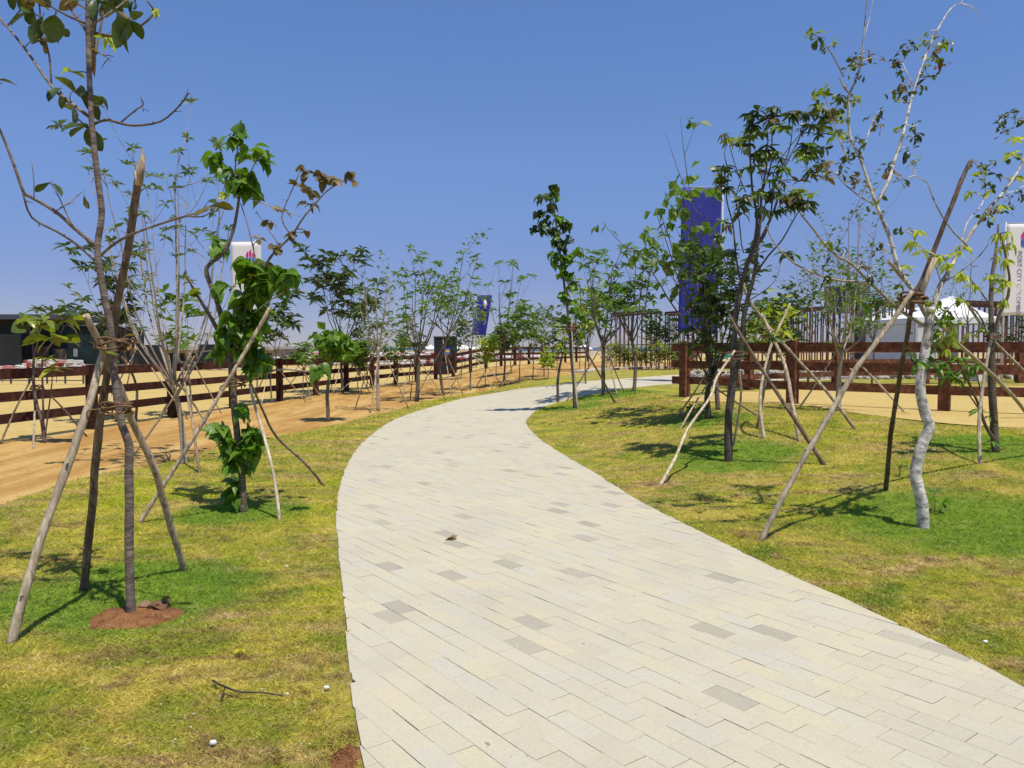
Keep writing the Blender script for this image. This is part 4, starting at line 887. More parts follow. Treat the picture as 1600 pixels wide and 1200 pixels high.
# ------------------------------------------------------------------ procedural young trees
def gen_tree(base, top_y, sp_px, label, kind='ros', leafm='green', barkm='grey', seed=0, limbs=6, fork=.38, dens=1.0, lean=0.0, leaf=None, r0=None, name='young_tree', group='young trees planted on both sides of the path', bare=0.0, stakes=0, smat='stake', slabel=None, droop=.1, thick=1.0, rise=.5):
    rs = random.getstate(); random.seed(seed * 131 + 17); dens *= .62; leaf = (leaf or .16) * 1.12
    b = gp(*base); d = b.y; H = (base[1] - top_y) / 1200 * d; S = sp_px / 2 / 1200 * d
    root = empty(name, b); tag(root, label, 'tree', group)
    r0 = r0 * .85 if r0 else max(.016, .0078 * H * thick); T = MB(); Cn = MB(); ends = []
    fz = H * fork; bend = S * .15
    tp = [b + Vector((0, 0, -.05)), b + Vector((random.uniform(-bend, bend) * .5, random.uniform(-bend, bend) * .5, fz * .5)), b + Vector((lean * fz / H + random.uniform(-bend, bend) * .4, random.uniform(-bend, bend) * .4, fz))]
    tpp = wobble(smooth_path(tp, 5), r0 * .5); T.tube(tpp, [r0 * 1.15, r0 * .8], 7, knots=.06); top = tpp[-1]
    for i in range(limbs):
        a = 2 * math.pi * (i + random.uniform(-.3, .3)) / limbs; hz = random.uniform(.62, 1.0) if i else .95
        out_ = S * (random.uniform(.35, 1.0) if i else .15)
        e = Vector((b.x + lean + math.cos(a) * out_, b.y + math.sin(a) * out_, b.z + H * hz)); s0 = tpp[-1 - (i % 3)]
        m1 = s0.lerp(e, .35) + Vector((math.cos(a), math.sin(a), 0)) * out_ * .22 * rise * 2; m2 = s0.lerp(e, .7) + Vector((math.cos(a), math.sin(a), 0)) * out_ * .10
        P = wobble(smooth_path([s0, m1, m2, e], 4), r0 * .8); rl = r0 * random.uniform(.32, .52); T.tube(P, [rl, rl * .28], 5); ends.append((P[-1], 1, P[-1] - P[-3]))
        for j in range(3, len(P) - 1, 2):
            if random.random() < .58:
                bd = (P[j] - P[j - 1]).normalized(); q = P[j] + (bd * .6 + rnd_dir(.5) * .8) * random.uniform(.10, .22) * H
                q2 = [P[j], P[j].lerp(q, .5) + Vector((0, 0, -.02 * H)), q]; T.tube(smooth_path(q2, 2), [rl * .45, rl * .18], 4); ends.append((q, .8, q - P[j]))
                if random.random() < .5:
                    q3 = q2[1] + (bd + rnd_dir(.4)) * .09 * H; T.tube([q2[1], q3], [rl * .25, rl * .12], 4); ends.append((q3, .6, q3 - q2[1]))
    T.build('trunk', M['bark_' + barkm], root)
    ls = leaf or .16
    for e, k, dv in ends:
        if random.random() < bare: continue
        if kind == 'ros': rosette(Cn, e, int(11 * dens * (0.7 + .6 * random.random())) + 3, ls, .19, droop)
        elif kind == 'big': rosette(Cn, e, int(5 * dens) + 3, ls * 1.5, .2, -.15)
        elif kind == 'small':
            for q in range(int(11 * dens)): leaf_raw(Cn, e - dv * random.uniform(0, .9) + rnd_dir() * ls * .5, rnd_dir(), ls * random.uniform(.5, .9), .24, random.gauss(0, .5))
        elif kind == 'bushy':
            for q in range(int(22 * dens)): leaf_raw(Cn, e - dv * random.uniform(0, 1) + rnd_dir() * ls * random.uniform(.3, 1.3), rnd_dir(.2), ls * random.uniform(.6, 1.1), .25, random.gauss(0, .6))
        elif kind == 'heart':
            for q in range(int(12 * dens)): leaf_raw(Cn, e + rnd_dir() * ls * random.uniform(.2, 1.0), rnd_dir(-.7), ls * random.uniform(.7, 1.1), .42, random.gauss(0, .6))
    if Cn.v: tag(Cn.build('crown', C[leafm], root))
    if stakes:
        sr = empty('tree_support', b + Vector((.3, 0, 0))); tag(sr, slabel, 'tree support', 'tied wooden pole supports round the young trees')
        a0 = random.uniform(0, 6.28); ah = min(fz * 1.05, 1.7)
        for i in range(stakes):
            a = a0 + 2 * math.pi * i / stakes + random.uniform(-.3, .3); q = b + Vector((math.cos(a), math.sin(a) * .9, 0)) * random.uniform(.7, 1.15); q.z = G(q.x, q.y) - .03
            tpz = b + Vector((-math.cos(a) * .08, -math.sin(a) * .08, ah + random.uniform(-.1, .25))); mid = q.lerp(tpz, .5) + rnd_dir() * .03
            mb = MB(); mb.tube(smooth_path([q, mid, tpz], 3), [.018, .013], 6, knots=.1); mb.build('stake', M[smat if i else 'stake_l'], sr)
        mb = MB(); mb.tube([b + Vector((math.cos(k) * .06, math.sin(k) * .06, ah - .08 + .008 * k)) for k in range(14)], .012, 4); mb.build('rope_tie', M['rope'], sr)
    random.setstate(rs); return root
gt = gen_tree
gt((288, 725), 255, 260, 'nearly leafless pale tree with many fine upright stems behind the left stakes', 'ros', 'grey', 'pale', 3, 15, .27, 1.1, -.2, .12, .045, stakes=3, slabel='thin pale poles round the nearly leafless pale tree', bare=.2, droop=.0)
T4 = Hero('young_tree', (70, 690), 'low tree with big glossy paddle leaves in front of the black building', mat=M['bark_purple'], group='young trees planted on both sides of the path')
T4.trunk([(70, 690), (66, 660), (58, 635), (53, 600), (53, 560), (60, 530), (62, 512)], .036, .014); T4.limb([(55, 640), (52, 600), (52, 545), (46, 515), (42, 500)], .016, .01, 0, .3)
T4.limb([(68, 680), (67, 620), (66, 565), (75, 545), (95, 520), (100, 508)], .018, .009, 0, -.3); T4.limb([(70, 685), (76, 640), (81, 600), (82, 582)], .014, .008, 0, -.2)
for x, y, r_, n, sz in [(44, 498, 4, 5, .30), (36, 508, 5, 4, .32), (66, 502, 5, 5, .30), (56, 508, 5, 3, .30), (100, 500, 5, 5, .30), (112, 492, 5, 3, .36), (80, 528, 5, 5, .30), (92, 532, 4, 3, .34)]:
    T4.cluster(x, y, r_, n, sz, 'round' if sz > .3 else 'obov', random.choice(['waxy', 'waxy', 'dark']), hang=-.1)
T4.cluster(83, 578, 5, 7, .24, 'lance', 'lime', hang=-.2, mode='ros'); T4.cluster(76, 562, 4, 5, .2, 'lance', 'lime', hang=-.2, mode='ros')
support('dark thin poles round the paddle leaved tree by the left fence', [([(0, 692), (24, 640), (50, 590)], .022, 'stake_d', 13.5), ([(136, 680), (100, 640), (66, 605)], .022, 'stake_d', 13.5), ([(52, 700), (54, 650), (56, 610)], .022, 'stake', 13.5)], [(57, 606, 13.6, .1, .012, 2)])
gt((212, 655), 405, 140, 'tree with dark leaf tufts behind the foreground poles, beside the left fence', 'ros', 'dark', 'grey', 8, 7, .42, 1.2, -.7, .26, stakes=3, slabel='poles round the tree behind the foreground left poles')
gt((300, 648), 480, 80, 'small tree with broad shiny leaves beside the fence post behind the pale tree', 'big', 'green', 'pale', 9, 4, .5, 1, -.2, .22, stakes=2, slabel='thin poles beside the second visible left fence post')
gt((425, 628), 470, 115, 'dark leaved small tree right of the heart leaved tree at the left fence', 'ros', 'dark', 'grey', 10, 7, .42, 1.1, .1, .30, stakes=3, slabel='poles of the dark leaved tree right of the heart leaved tree')
gt((475, 621), 535, 60, 'little tree with a flat tufted top in front of the tyre barriers', 'ros', 'green', 'pale', 11, 5, .5, .8, .0, .24, stakes=3, slabel='poles of the little flat topped tree by the tyre barriers')
gt((513, 657), 522, 34, 'slender sapling with one clump of hanging heart shaped leaves on top', 'heart', 'heart', 'grey', 12, 6, .72, 1.5, .14, .22, .045, rise=.2)
gt((536, 613), 392, 150, 'largest crowned tree left of the track, dark and spreading, at the left fence', 'ros', 'dark', 'dark', 13, 11, .36, 1.2, .2, .36, .055, stakes=3, slabel='poles under the large dark crowned tree at the left fence')
gt((591, 641), 418, 105, 'half bare tree with a pale post like trunk at the edge of the left lawn', 'small', 'green', 'pale', 14, 8, .45, 1.0, .15, .17, .05, bare=.35, stakes=3, slabel='three poles round the half bare tree with pale trunk')
gt((651, 626), 415, 100, 'thick trunked tree with fine green tufts, left of the black box', 'ros', 'green', 'grey', 15, 8, .36, 1.0, .3, .24, .07, stakes=3, slabel='poles of the thick trunked tree left of the black box')
gt((693, 617), 380, 130, 'tree in front of the black box with a long leafy branch arching right', 'small', 'green', 'grey', 16, 8, .42, 1.4, .5, .27, .055, stakes=3, slabel='poles of the tree standing in front of the black box')
gt((735, 609), 455, 70, 'thin tree just left of the leaning blue banner', 'ros', 'green', 'grey', 17, 6, .4, .8, .0, .24, stakes=2, slabel='poles of the thin tree left of the leaning blue banner')
gt((759, 604), 530, 50, 'low bushy yellowish tree below the leaning blue banner', 'small', 'lime', 'grey', 18, 6, .4, 1.2, .0, .24, stakes=2, slabel='poles of the low yellowish tree below the blue banner')
gt((787, 600), 405, 90, 'mostly bare tree right of the leaning blue banner', 'ros', 'green', 'grey', 19, 6, .35, .9, .2, .28, bare=.5)
gt((813, 598), 480, 70, 'small tree, second to the right of the leaning blue banner', 'ros', 'green', 'grey', 20, 6, .4, 1, .1, .28, stakes=3, slabel='poles of the second tree right of the blue banner')
gt((832, 592), 475, 70, 'grey green open tree, third right of the leaning blue banner', 'small', 'grey', 'grey', 21, 7, .35, .8, .1, .3, bare=.2)
gt((850, 587), 490, 60, 'grey green open tree behind the slim leaning tree', 'small', 'grey', 'grey', 22, 7, .35, .8, .1, .3, bare=.2)
for i, (x, y, ty, s_) in enumerate([(622, 603, 520, 60), (640, 600, 505, 50), (573, 607, 500, 60), (560, 612, 540, 40), (720, 592, 500, 50), (775, 586, 515, 45), (800, 583, 490, 60), (870, 577, 500, 50), (905, 577, 500, 50), (920, 580, 470, 60)]):
    gt((x, y), ty, s_, ['small sapling by the left fence between the half bare tree and the thick trunk tree', 'green sapling by the left fence behind the thick trunked tree', 'sapling by the left fence behind the half bare tree', 'short sapling by the left fence right of the large dark crowned tree', 'sapling by the fence right of the black box', 'sapling in the fence line just right of the blue banner', 'hazy sapling far along the left fence under open sky', 'distant sapling left of the slim leaning tree', 'distant sapling right behind the slim leaning tree', 'distant taller sapling between the slim leaning tree and the rusty frame'][i],
       'ros' if i % 2 else 'small', ['green', 'dark', 'grey'][i % 3], 'grey', 40 + i, 6, .4, 1.2, .1, .28 if i < 4 else .34, stakes=2 if i < 4 else 0, slabel=['poles of the sapling between the half bare and thick trunked trees', 'poles of the sapling behind the thick trunked tree', 'poles of the sapling behind the half bare tree', 'poles of the short sapling right of the large dark crown'][min(i, 3)])
gt((872, 629), 520, 30, 'thin dark sapling with yellowish leaves right beside the path bend', 'small', 'lime', 'dark', 30, 4, .7, .8, .15, .18, .04)
gt((856, 592), 550, 26, 'knee high bright green sapling on the left lawn edge before the bend', 'bushy', 'lime', 'grey', 31, 4, .4, .6, 0, .2)
gt((943, 619), 405, 90, 'sparse tree with lime tufts between the slim leaning tree and the path', 'ros', 'green', 'grey', 32, 8, .40, .9, .1, .22, .06, stakes=3, slabel='three poles round the sparse tree with lime tufts')
gt((915, 600), 440, 60, 'yellowish tree behind the path, just right of the slim leaning tree', 'small', 'lime', 'grey', 33, 6, .45, 1.2, .1, .24)
gt((990, 612), 398, 100, 'tree with pale bark scar at the right path edge before the rusty frame', 'ros', 'green', 'grey', 34, 9, .42, 1.0, -.1, .24, .055)
gt((1028, 577), 485, 60, 'dark leaved tree between the two rusty frames', 'bushy', 'dark', 'grey', 35, 7, .25, .9, 0, .3)
gt((1108, 655), 395, 120, 'dense dark tree in front of the big blue banner', 'bushy', 'dark', 'dark', 36, 10, .25, 1.0, .1, .22, .06, stakes=3, slabel='poles round the dense dark tree by the first fence post', group='young trees planted on both sides of the path')
gt((1122, 640), 255, 125, 'taller round leaved tree rising over the big blue banner', 'heart', 'green', 'grey', 37, 8, .30, .9, -.75, .21, .05, bare=.25)
gt((1310, 642), 415, 130, 'pale stemmed tree in the corral side lawn left of the white barked tree', 'small', 'green', 'pale', 38, 8, .42, 1.1, .0, .16, .055, stakes=2, slabel='thin crossed poles of the pale stemmed tree before the fence')
gt((1228, 606), 455, 95, 'dense round crowned tree behind the corral fence', 'bushy', 'dark', 'dark', 39, 8, .3, 1.0, 0, .25)
gt((1200, 608), 470, 70, 'lime leaved loose tree behind the corral fence, left of the round crowned tree', 'bushy', 'lime', 'grey', 50, 7, .35, .6, 0, .25)
gt((1262, 604), 385, 90, 'thin tall small leaved tree above the round crowned tree', 'small', 'grey', 'pale', 51, 6, .4, 1.0, 0, .22, bare=.3)
gt((1330, 602), 300, 110, 'tallest wispy tree behind the corral, stems reaching into the sky', 'small', 'grey', 'pale', 52, 8, .3, 1.2, 0, .2, bare=.2)
gt((1362, 600), 395, 70, 'green leaved tree behind the corral right of the dark sign tower', 'small', 'green', 'grey', 53, 8, .35, 1.6, 0, .24)
gt((1508, 598), 400, 90, 'tree behind the corral over the white tent roof', 'small', 'grey', 'grey', 55, 5, .5, .8, 0, .2, bare=.4)
gt((1585, 596), 480, 70, 'dark tree behind the corral at the right edge below the white banner', 'small', 'dark', 'grey', 56, 7, .35, 1.5, 0, .24)
gt((1160, 596), 500, 60, 'small green tree behind the corral gap, below the big blue banner', 'ros', 'green', 'grey', 57, 6, .35, 1.1, 0, .26)
# shrubs along the far pavement
for i in range(16):
    x = 948 + i * 9 + random.uniform(-2, 2)
    gt((x, 578 if i < 12 else 576), 540 + random.uniform(-8, 10), 20, 'loose yellowish shrub in the row along the far pavement', 'small', ['olive', 'lime', 'olive', 'green'][i % 4], 'grey', 70 + i, 6, .2, 1.0, 0, .22, name='shrub', group='yellowish shrubs along the far pavement', r0=.02)
for o in bpy.data.objects:
    if o.name.startswith('shrub'): o['category'] = 'shrub'
# small weed plants at trunk feet
def sprout(px, py, n, size, colr, label):
    q = gp(px, py); root = empty('sprout', q); tag(root, label, 'plant')
    mb = MB(); tops = []
    for i in range(n):
        e = q + Vector((random.uniform(-.08, .08), random.uniform(-.05, .05), random.uniform(.08, .2))) ; mb.tube([q, e], [.004, .002], 4); tops.append(e)
    mb.build('stem', M['bark_grey'], root)
    for e in tops:
        for k in range(3): put_leaf(root, e, rnd_dir(.4), size, 'obov', colr)
sprout(1461, 800, 3, .09, 'heart', 'small green shoot beside the foot of the white barked tree')
sprout(1404, 745, 2, .06, 'heart', 'tiny leafy sprig on the lawn left of the white barked trunk')
sprout(1092, 650, 7, .16, 'waxy', 'yellow green seedling tuft in front of the first corral post')
sprout(372, 772, 3, .08, 'heart', 'leafy shoot at the foot of the heart leaved tree')

# ------------------------------------------------------------------ banners
def banner(name, x0, x1, ytop, ybot, d, mat, label, pole_x, pole_bot, skew=0.0, curve=0.0, wv=1.0, nx_=10, ny_=24):
    # cloth between px x0..x1 at depth d, on a pole at pole_x
    A = at(x0, ytop, d); B = at(x1, ytop, d); Cc = at(x0, ybot, d); wdt = B.x - A.x; hh = A.z - Cc.z; gz = G(A.x, d)
    root = empty(name, Vector(((at(pole_x, ytop, d)).x, d, gz))); tag(root, label, 'banner')
    vs = []; fs = []
    for j in range(ny_ + 1):
        for i in range(nx_ + 1):
            u = i / nx_; v = j / ny_
            vs.append((A.x + wdt * u + skew * v + curve * v * v * (1 - u), d + wv * (.035 * math.sin(u * 5 + v * 4) * (0.3 + v) + .012 * math.sin(v * 13 + u * 6)), A.z - hh * v + .03 * math.sin(u * 5) * v))
    for j in range(ny_):
        for i in range(nx_): q = j * (nx_ + 1) + i; fs.append((q, q + 1, q + nx_ + 2, q + nx_ + 1))
    mb = MB(); mb.add(vs, fs, True); o = mb.build('cloth', mat, root)
    sol = o.modifiers.new('thick', 'SOLIDIFY'); sol.thickness = .006
    mb = MB(); px_ = at(pole_x, ytop, d).x; mb.tube([(px_ - skew * 0 + 0, d + .03, gz - .1), (px_, d + .03, A.z * .5), (px_, d + .03, A.z + .06)], [.035, .025], 8)
    mb.build('pole', M['polem'], root)
    mb = MB(); mb.tube([(min(px_, A.x), d + .03, A.z + .02), (max(px_, B.x), d + .03, A.z + .02)], .014, 6); mb.build('crossbar', M['polem'], root)
    return root, A, wdt, hh
M['polem'] = flat('grey_pole_metal', (0.45, 0.45, 0.46), .4, .5)
M['white_cloth'] = flat('white_banner_cloth', (0.72, 0.70, 0.69), .8, .2, .02, 1)
M['blue_cloth'] = flat('deep_blue_banner_cloth', (0.028, 0.036, 0.27), .6, .3, .12, 2)
M['pink'] = flat('pink_print', (0.55, 0.04, 0.22), .7); M['blue'] = flat('blue_print', (0.06, 0.12, 0.5), .7); M['ink'] = flat('grey_blue_lettering', (0.16, 0.17, 0.26), .7)
def logo(root, cx_, y, cz, r):
    # round sail emblem: pink blades above, blue blades below
    for part, mat, s in (('logo_top', 'pink', 1), ('logo_base', 'blue', -1)):
        mb = MB()
        for k in range(3):
            x0 = -0.62 + k * .44; x1 = x0 + .36; vs = []
            for t in range(7):
                u = t / 6; hgt_ = (math.sqrt(max(0, 1 - (x0 + (x1 - x0) * u) ** 2)) * (1.25 if (s > 0 and k == 1) else 1)) * (0.55 + .45 * u if s > 0 else 1)
                vs.append((cx_ + (x0 + (x1 - x0) * u) * r, y, cz + s * hgt_ * r))
            b0 = [(cx_ + x0 * r, y, cz + s * .04 * r), (cx_ + x1 * r, y, cz + s * .04 * r)]
            allv = [b0[0]] + vs + [b0[1]]; allb = [(a_[0], a_[1] + .003, a_[2]) for a_ in allv]; n = len(allv)
            mb.add(allv + allb, [tuple(range(n)), tuple(reversed(range(n, 2 * n)))] + [(i, n + i, n + (i + 1) % n, (i + 1) % n) for i in range(n)])
        mb.build(part, M[mat], root)
def text(root, s, loc, size, rot, mat, name='lettering'):
    c = bpy.data.curves.new(name, 'FONT'); c.body = s; c.size = size; c.extrude = .001; c.align_x = 'LEFT'; c.materials.append(mat)
    o = bpy.data.objects.new(name, c); col.objects.link(o); o.parent = root
    bpy.context.view_layer.update(); me = bpy.data.meshes.new_from_object(o.evaluated_get(bpy.context.evaluated_depsgraph_get())); bpy.data.objects.remove(o)
    o = bpy.data.objects.new(name, me); col.objects.link(o); o.parent = root
    o.location = Vector(loc) - root.location; o.rotation_euler = rot; return o
bn, A, wd_, hh = banner('tall_banner', 361, 408, 378, 560, 27.0, M['white_cloth'], 'white upright banner with pink and blue emblem behind the heart leaved tree', 398, 0, wv=.25)
logo(bn, at(391, 402, 27).x, 26.984, at(391, 402, 27).z, .24)
text(bn, 'PORT CITY COLOMBO', (at(388, 424, 27).x, 26.984, at(388, 424, 27).z), .22, (R(90), R(90), 0), M['ink'])
bn, A, wd_, hh = banner('tall_banner', 1574, 1640, 350, 494, 20.5, M['white_cloth'], 'white banner with round emblem and vertical lettering at the right edge', 1573, 0, curve=-.1, wv=.25)
logo(bn, at(1604, 373, 20.5).x, 20.484, at(1604, 373, 20.5).z, .24)
text(bn, 'PORT CITY COLOMBO', (at(1590, 392, 20.5).x, 20.484, at(1590, 392, 20.5).z), .165, (R(90), R(90), 0), M['ink'])
bn, A, wd_, hh = banner('tall_banner', 1066, 1128, 293, 520, 26.0, M['blue_cloth'], 'big deep blue upright banner behind the dense dark tree', 1130, 0, skew=-.1)
mb = MB()
for k in range(14):   # thin printed strokes of an illegible motif low on the cloth
    x_ = at(1075 + k * 3.2, 395 + (k % 3) * 6, 26).x; z_ = at(1075, 385 + (k * 37 % 50), 26).z; mb.bar((x_, 25.9, z_), (x_ + .06, 25.9, z_ + .12), .004, .015)
mb.build('print', M['white_cloth'], bn)
bn, A, wd_, hh = banner('tall_banner', 747, 769, 461, 524, 50.0, M['blue_cloth'], 'small deep blue banner leaning to the right above the left fence', 744, 0, skew=-.42)
mb = MB(); c_ = at(758, 475, 49.85); mb.tube([c_ + Vector((0, 0, -.3)), c_ + Vector((0, -.005, 0)), c_ + Vector((0, 0, .3))], [.05, .14, .06], 8); mb.build('emblem', M['white_cloth'], bn)
mb = MB()
for k in range(7): mb.box(c_ + Vector((-.08 + .05 * (k % 3), -.0, -.5 - k * .13)), (.12, .01, .07))
mb.build('print', flat('gold_print', (.45, .3, .08)), bn)

# ------------------------------------------------------------------ far things on the left
blk = flat('black_cladding', (0.018, 0.022, 0.026), .6, .3, .25, .8); blk2 = flat('dark_green_net', (0.016, 0.03, 0.034), .8, .15, .3, 1.2); roofm = flat('roof_slab_grey', (0.06, 0.07, 0.10), .6)
D = 56.0
def pbox(mb, x0, x1, y0, y1, d, thick):
    a = at(x0, y0, d); b = at(x1, y1, d); mb.box(Vector(((a.x + b.x) / 2, d + thick / 2, (a.z + b.z) / 2)), (abs(b.x - a.x), thick, abs(a.z - b.z)))
bl = empty('black_building', (at(40, 578, D).x, D, 0)); tag(bl, 'long black clad low building with a projecting roof slab at the left edge', 'building')
mb = MB(); pbox(mb, -160, 49, 499, 579, D, 8); mb.build('main_wall', blk, bl)
mb = MB(); pbox(mb, -180, 90, 491, 498.6, D - 1.2, 9); mb.build('roof', roofm, bl)
mb = MB(); pbox(mb, 49.4, 148, 509.6, 579, D + .8, 6); mb.build('side_wall', blk2, bl)
mb = MB(); pbox(mb, 80, 152, 507.5, 509.4, D + .6, 6.5); mb.build('roof', roofm, bl)
mb = MB(); pbox(mb, 148.4, 168, 515, 579, D + 3, 6); mb.build('rear_wall', blk, bl)
mb = MB(); pbox(mb, 146, 171, 513, 514.8, D + 2.8, 6.4); mb.build('roof', roofm, bl)
mb = MB(); pbox(mb, 71, 74, 499, 509, D + .9, .14); mb.build('roof_column', roofm, bl)
brm = flat('brown_panel', (0.16, 0.11, 0.07), .8, .2, .4, 1.5); whm = flat('white_trim', (0.6, .6, .6), .6)
mb = MB(); pbox(mb, 56, 76, 541, 564, D + .70, .1); mb.build('door', brm, bl)
mb = MB(); pbox(mb, 84, 103, 545, 561, D + .72, .08); mb.build('mural', flat('mural_paint', (0.2, 0.16, 0.12), .8, .2, .9, 2.5), bl)
mb = MB(); pbox(mb, 50, 100, 528.6, 529.4, D + .66, .04); mb.build('trim_line', whm, bl)
for k in range(9):
    mb = MB(); pbox(mb, 22 + k * 2.6, 22.6 + k * 2.6, 546, 552, D - .1, .06); mb.build('window_bar', roofm, bl)
for k in range(4):
    mb = MB(); pbox(mb, 115 + k * 1.6, 115.5 + k * 1.6, 545, 557, D - .3, .05); mb.build('rail_bar', whm, bl)
for x0, x1, y0, y1, lb in [(-60, 33, 522, 577, 'black screened hoarding at the far left before the black building'), (215, 256, 539, 569, 'black screen panel left of the low pale building'), (309, 372, 538, 566, 'black screen panel between the pale tree and the heart leaved tree'), (188, 208, 538, 568, 'narrow black screen panel behind the foreground left poles')]:
    d_ = 54.0 if x0 < 0 else 60.0; root = empty('screen_panel', (at((x0 + x1) / 2, 575, d_).x, d_, 0)); tag(root, lb, 'screen', 'black screens behind the tyre barriers')
    mb = MB(); pbox(mb, x0, x1, y0, y1, d_, .12); mb.build('panel', blk, root)
    mb = MB()
    for xx in (x0 + 1.2, x1 - 1.2): pbox(mb, xx - .7, xx + .7, y0 + 1, 579, d_ + .15, .1)
    mb.build('post', roofm, root)
pale = flat('pale_plaster', (0.44, 0.40, 0.34), .9, .1, .2, .6)
pb = empty('pale_building', (at(300, 570, 75).x, 75, 0)); tag(pb, 'long low pale building far behind the black screens', 'building')
mb = MB(); pbox(mb, 180, 430, 547, 572, 75, 8); mb.build('wall', pale, pb); mb = MB(); pbox(mb, 176, 434, 541.5, 546.8, 74, 10); mb.build('roof', flat('pale_grey_roof', (.40, .39, .38)), pb)
for k in range(14):
    mb = MB(); x_ = 196 + k * 17; pbox(mb, x_, x_ + 8, 552, 564, 74.95, .1); mb.build('window', blk, pb)
# wrapped tyre bundles
rd = flat('red_tyre_wrap', (0.36, 0.07, 0.07), .6, .3, .3, 3); wt = flat('white_tyre_wrap', (0.66, 0.63, 0.61), .6, .3, .15, 3); pk = flat('faded_pink_tyre_wrap', (0.55, 0.26, 0.25), .6, .3, .25, 3)
bun = {}
for key, mt in (('red', rd), ('white', wt), ('pink', pk)):
    mb = MB()
    for k in range(3):
        z = .12 + k * .23; mb.tube([(0, 0, z - .115), (0, 0, z - .08), (0, 0, z + .08), (0, 0, z + .115)], [.26, .33, .33, .26], 9)
    bun[key] = mb.mesh('tyre_bundle', mt)
def bundle(x, y, z, key, s, label, grp, fz=1.0):
    o = bpy.data.objects.new('tyre_bundle', bun[key]); col.objects.link(o); o.location = (x, y, z); o.rotation_euler = (random.uniform(-.06, .06), random.uniform(-.06, .06), random.uniform(0, 6)); o.scale = (s, s, s * fz * random.uniform(.85, 1.15)); tag(o, label, 'tyre bundle', grp)
for i in range(30):
    x = 2 + i * 12.8 + random.uniform(-2, 2)
    if x > 385: break
    ky = ['red', 'red', 'white', 'white', 'pink'][i // 2 % 5]; q = at(x, 577, 54 if x < 40 else 55); hi_ = 3 if 33 < x < 122 else 1
    for lv in range(hi_):
        for rr in range(2):
            kk = random.choice(['red', 'white', 'pink', 'white']); bundle(at(x + rr * 6 + random.uniform(-1, 1), 570, q.y).x, q.y + random.uniform(-.2, .2), lv * .235, kk, random.uniform(.68, .9),
                   kk.replace('pink', 'faded pink') + (' wrapped tyre bundle in the tall stack before the black building' if hi_ == 3 else ' wrapped tyre bundle in the single row before the black screens'), 'wrapped tyre bundles in the tall stack' if hi_ == 3 else 'wrapped tyre bundles in the single row', .45 if hi_ == 3 else .6)
cnt = 0
for row, (yy, d_) in enumerate([(569, 70), (566, 80), (562.5, 92), (560, 106), (557.5, 122)]):
    x = 412.0
    while x < (880 if row < 3 else 700):
        st = 480 / d_
        if (x < 690 or row == 0 or random.random() < .8) and cnt < 290:
            if random.random() < .93:
                bundle(at(x, 560, d_).x, d_ + random.uniform(-.8, .8), 0, (kk := random.choice(['red', 'white', 'white', 'pink', 'white'])), random.uniform(.95, 1.35), kk.replace('pink', 'faded pink') + ' wrapped tyre bundle in the crowded field of barriers beyond the left fence', 'tyre bundles crowded beyond the left fence'); cnt += 1
        x += st * 1.5
# thin black fence panel in front of the barriers, and a wire fence at far left
def metal_fence(x0, x1, d, hpx0, hpx1, n, label, npost):
    root = empty('metal_fence', (at(x0, 570, d).x, d, 0)); tag(root, label, 'fence'); a = at(x0, hpx0, d); b = at(x1, hpx0, d); c = at(x0, hpx1, d)
    for k in range(npost + 1):
        mb = MB(); x = a.x + (b.x - a.x) * k / npost; mb.box(Vector((x, d, (a.z) / 2)), (.06, .06, a.z)); mb.build('post', roofm, root)
    for z in (a.z - .05, c.z + .1):
        mb = MB(); mb.bar((a.x, d, z), (b.x, d, z), .04, .04); mb.build('rail', roofm, root)
    mb = MB()
    for k in range(n): x = a.x + (b.x - a.x) * (k + .5) / n; mb.box(Vector((x, d + .03, (a.z + c.z) / 2)), (.018, .018, a.z - c.z))
    o = mb.build('bar', roofm, root)
metal_fence(431, 568, 62, 545, 571, 60, 'thin black bar fence in front of the crowded tyre bundles', 8)
metal_fence(-40, 130, 34, 582, 598, 2, 'low thin wire fence on the sand at the far left', 6)
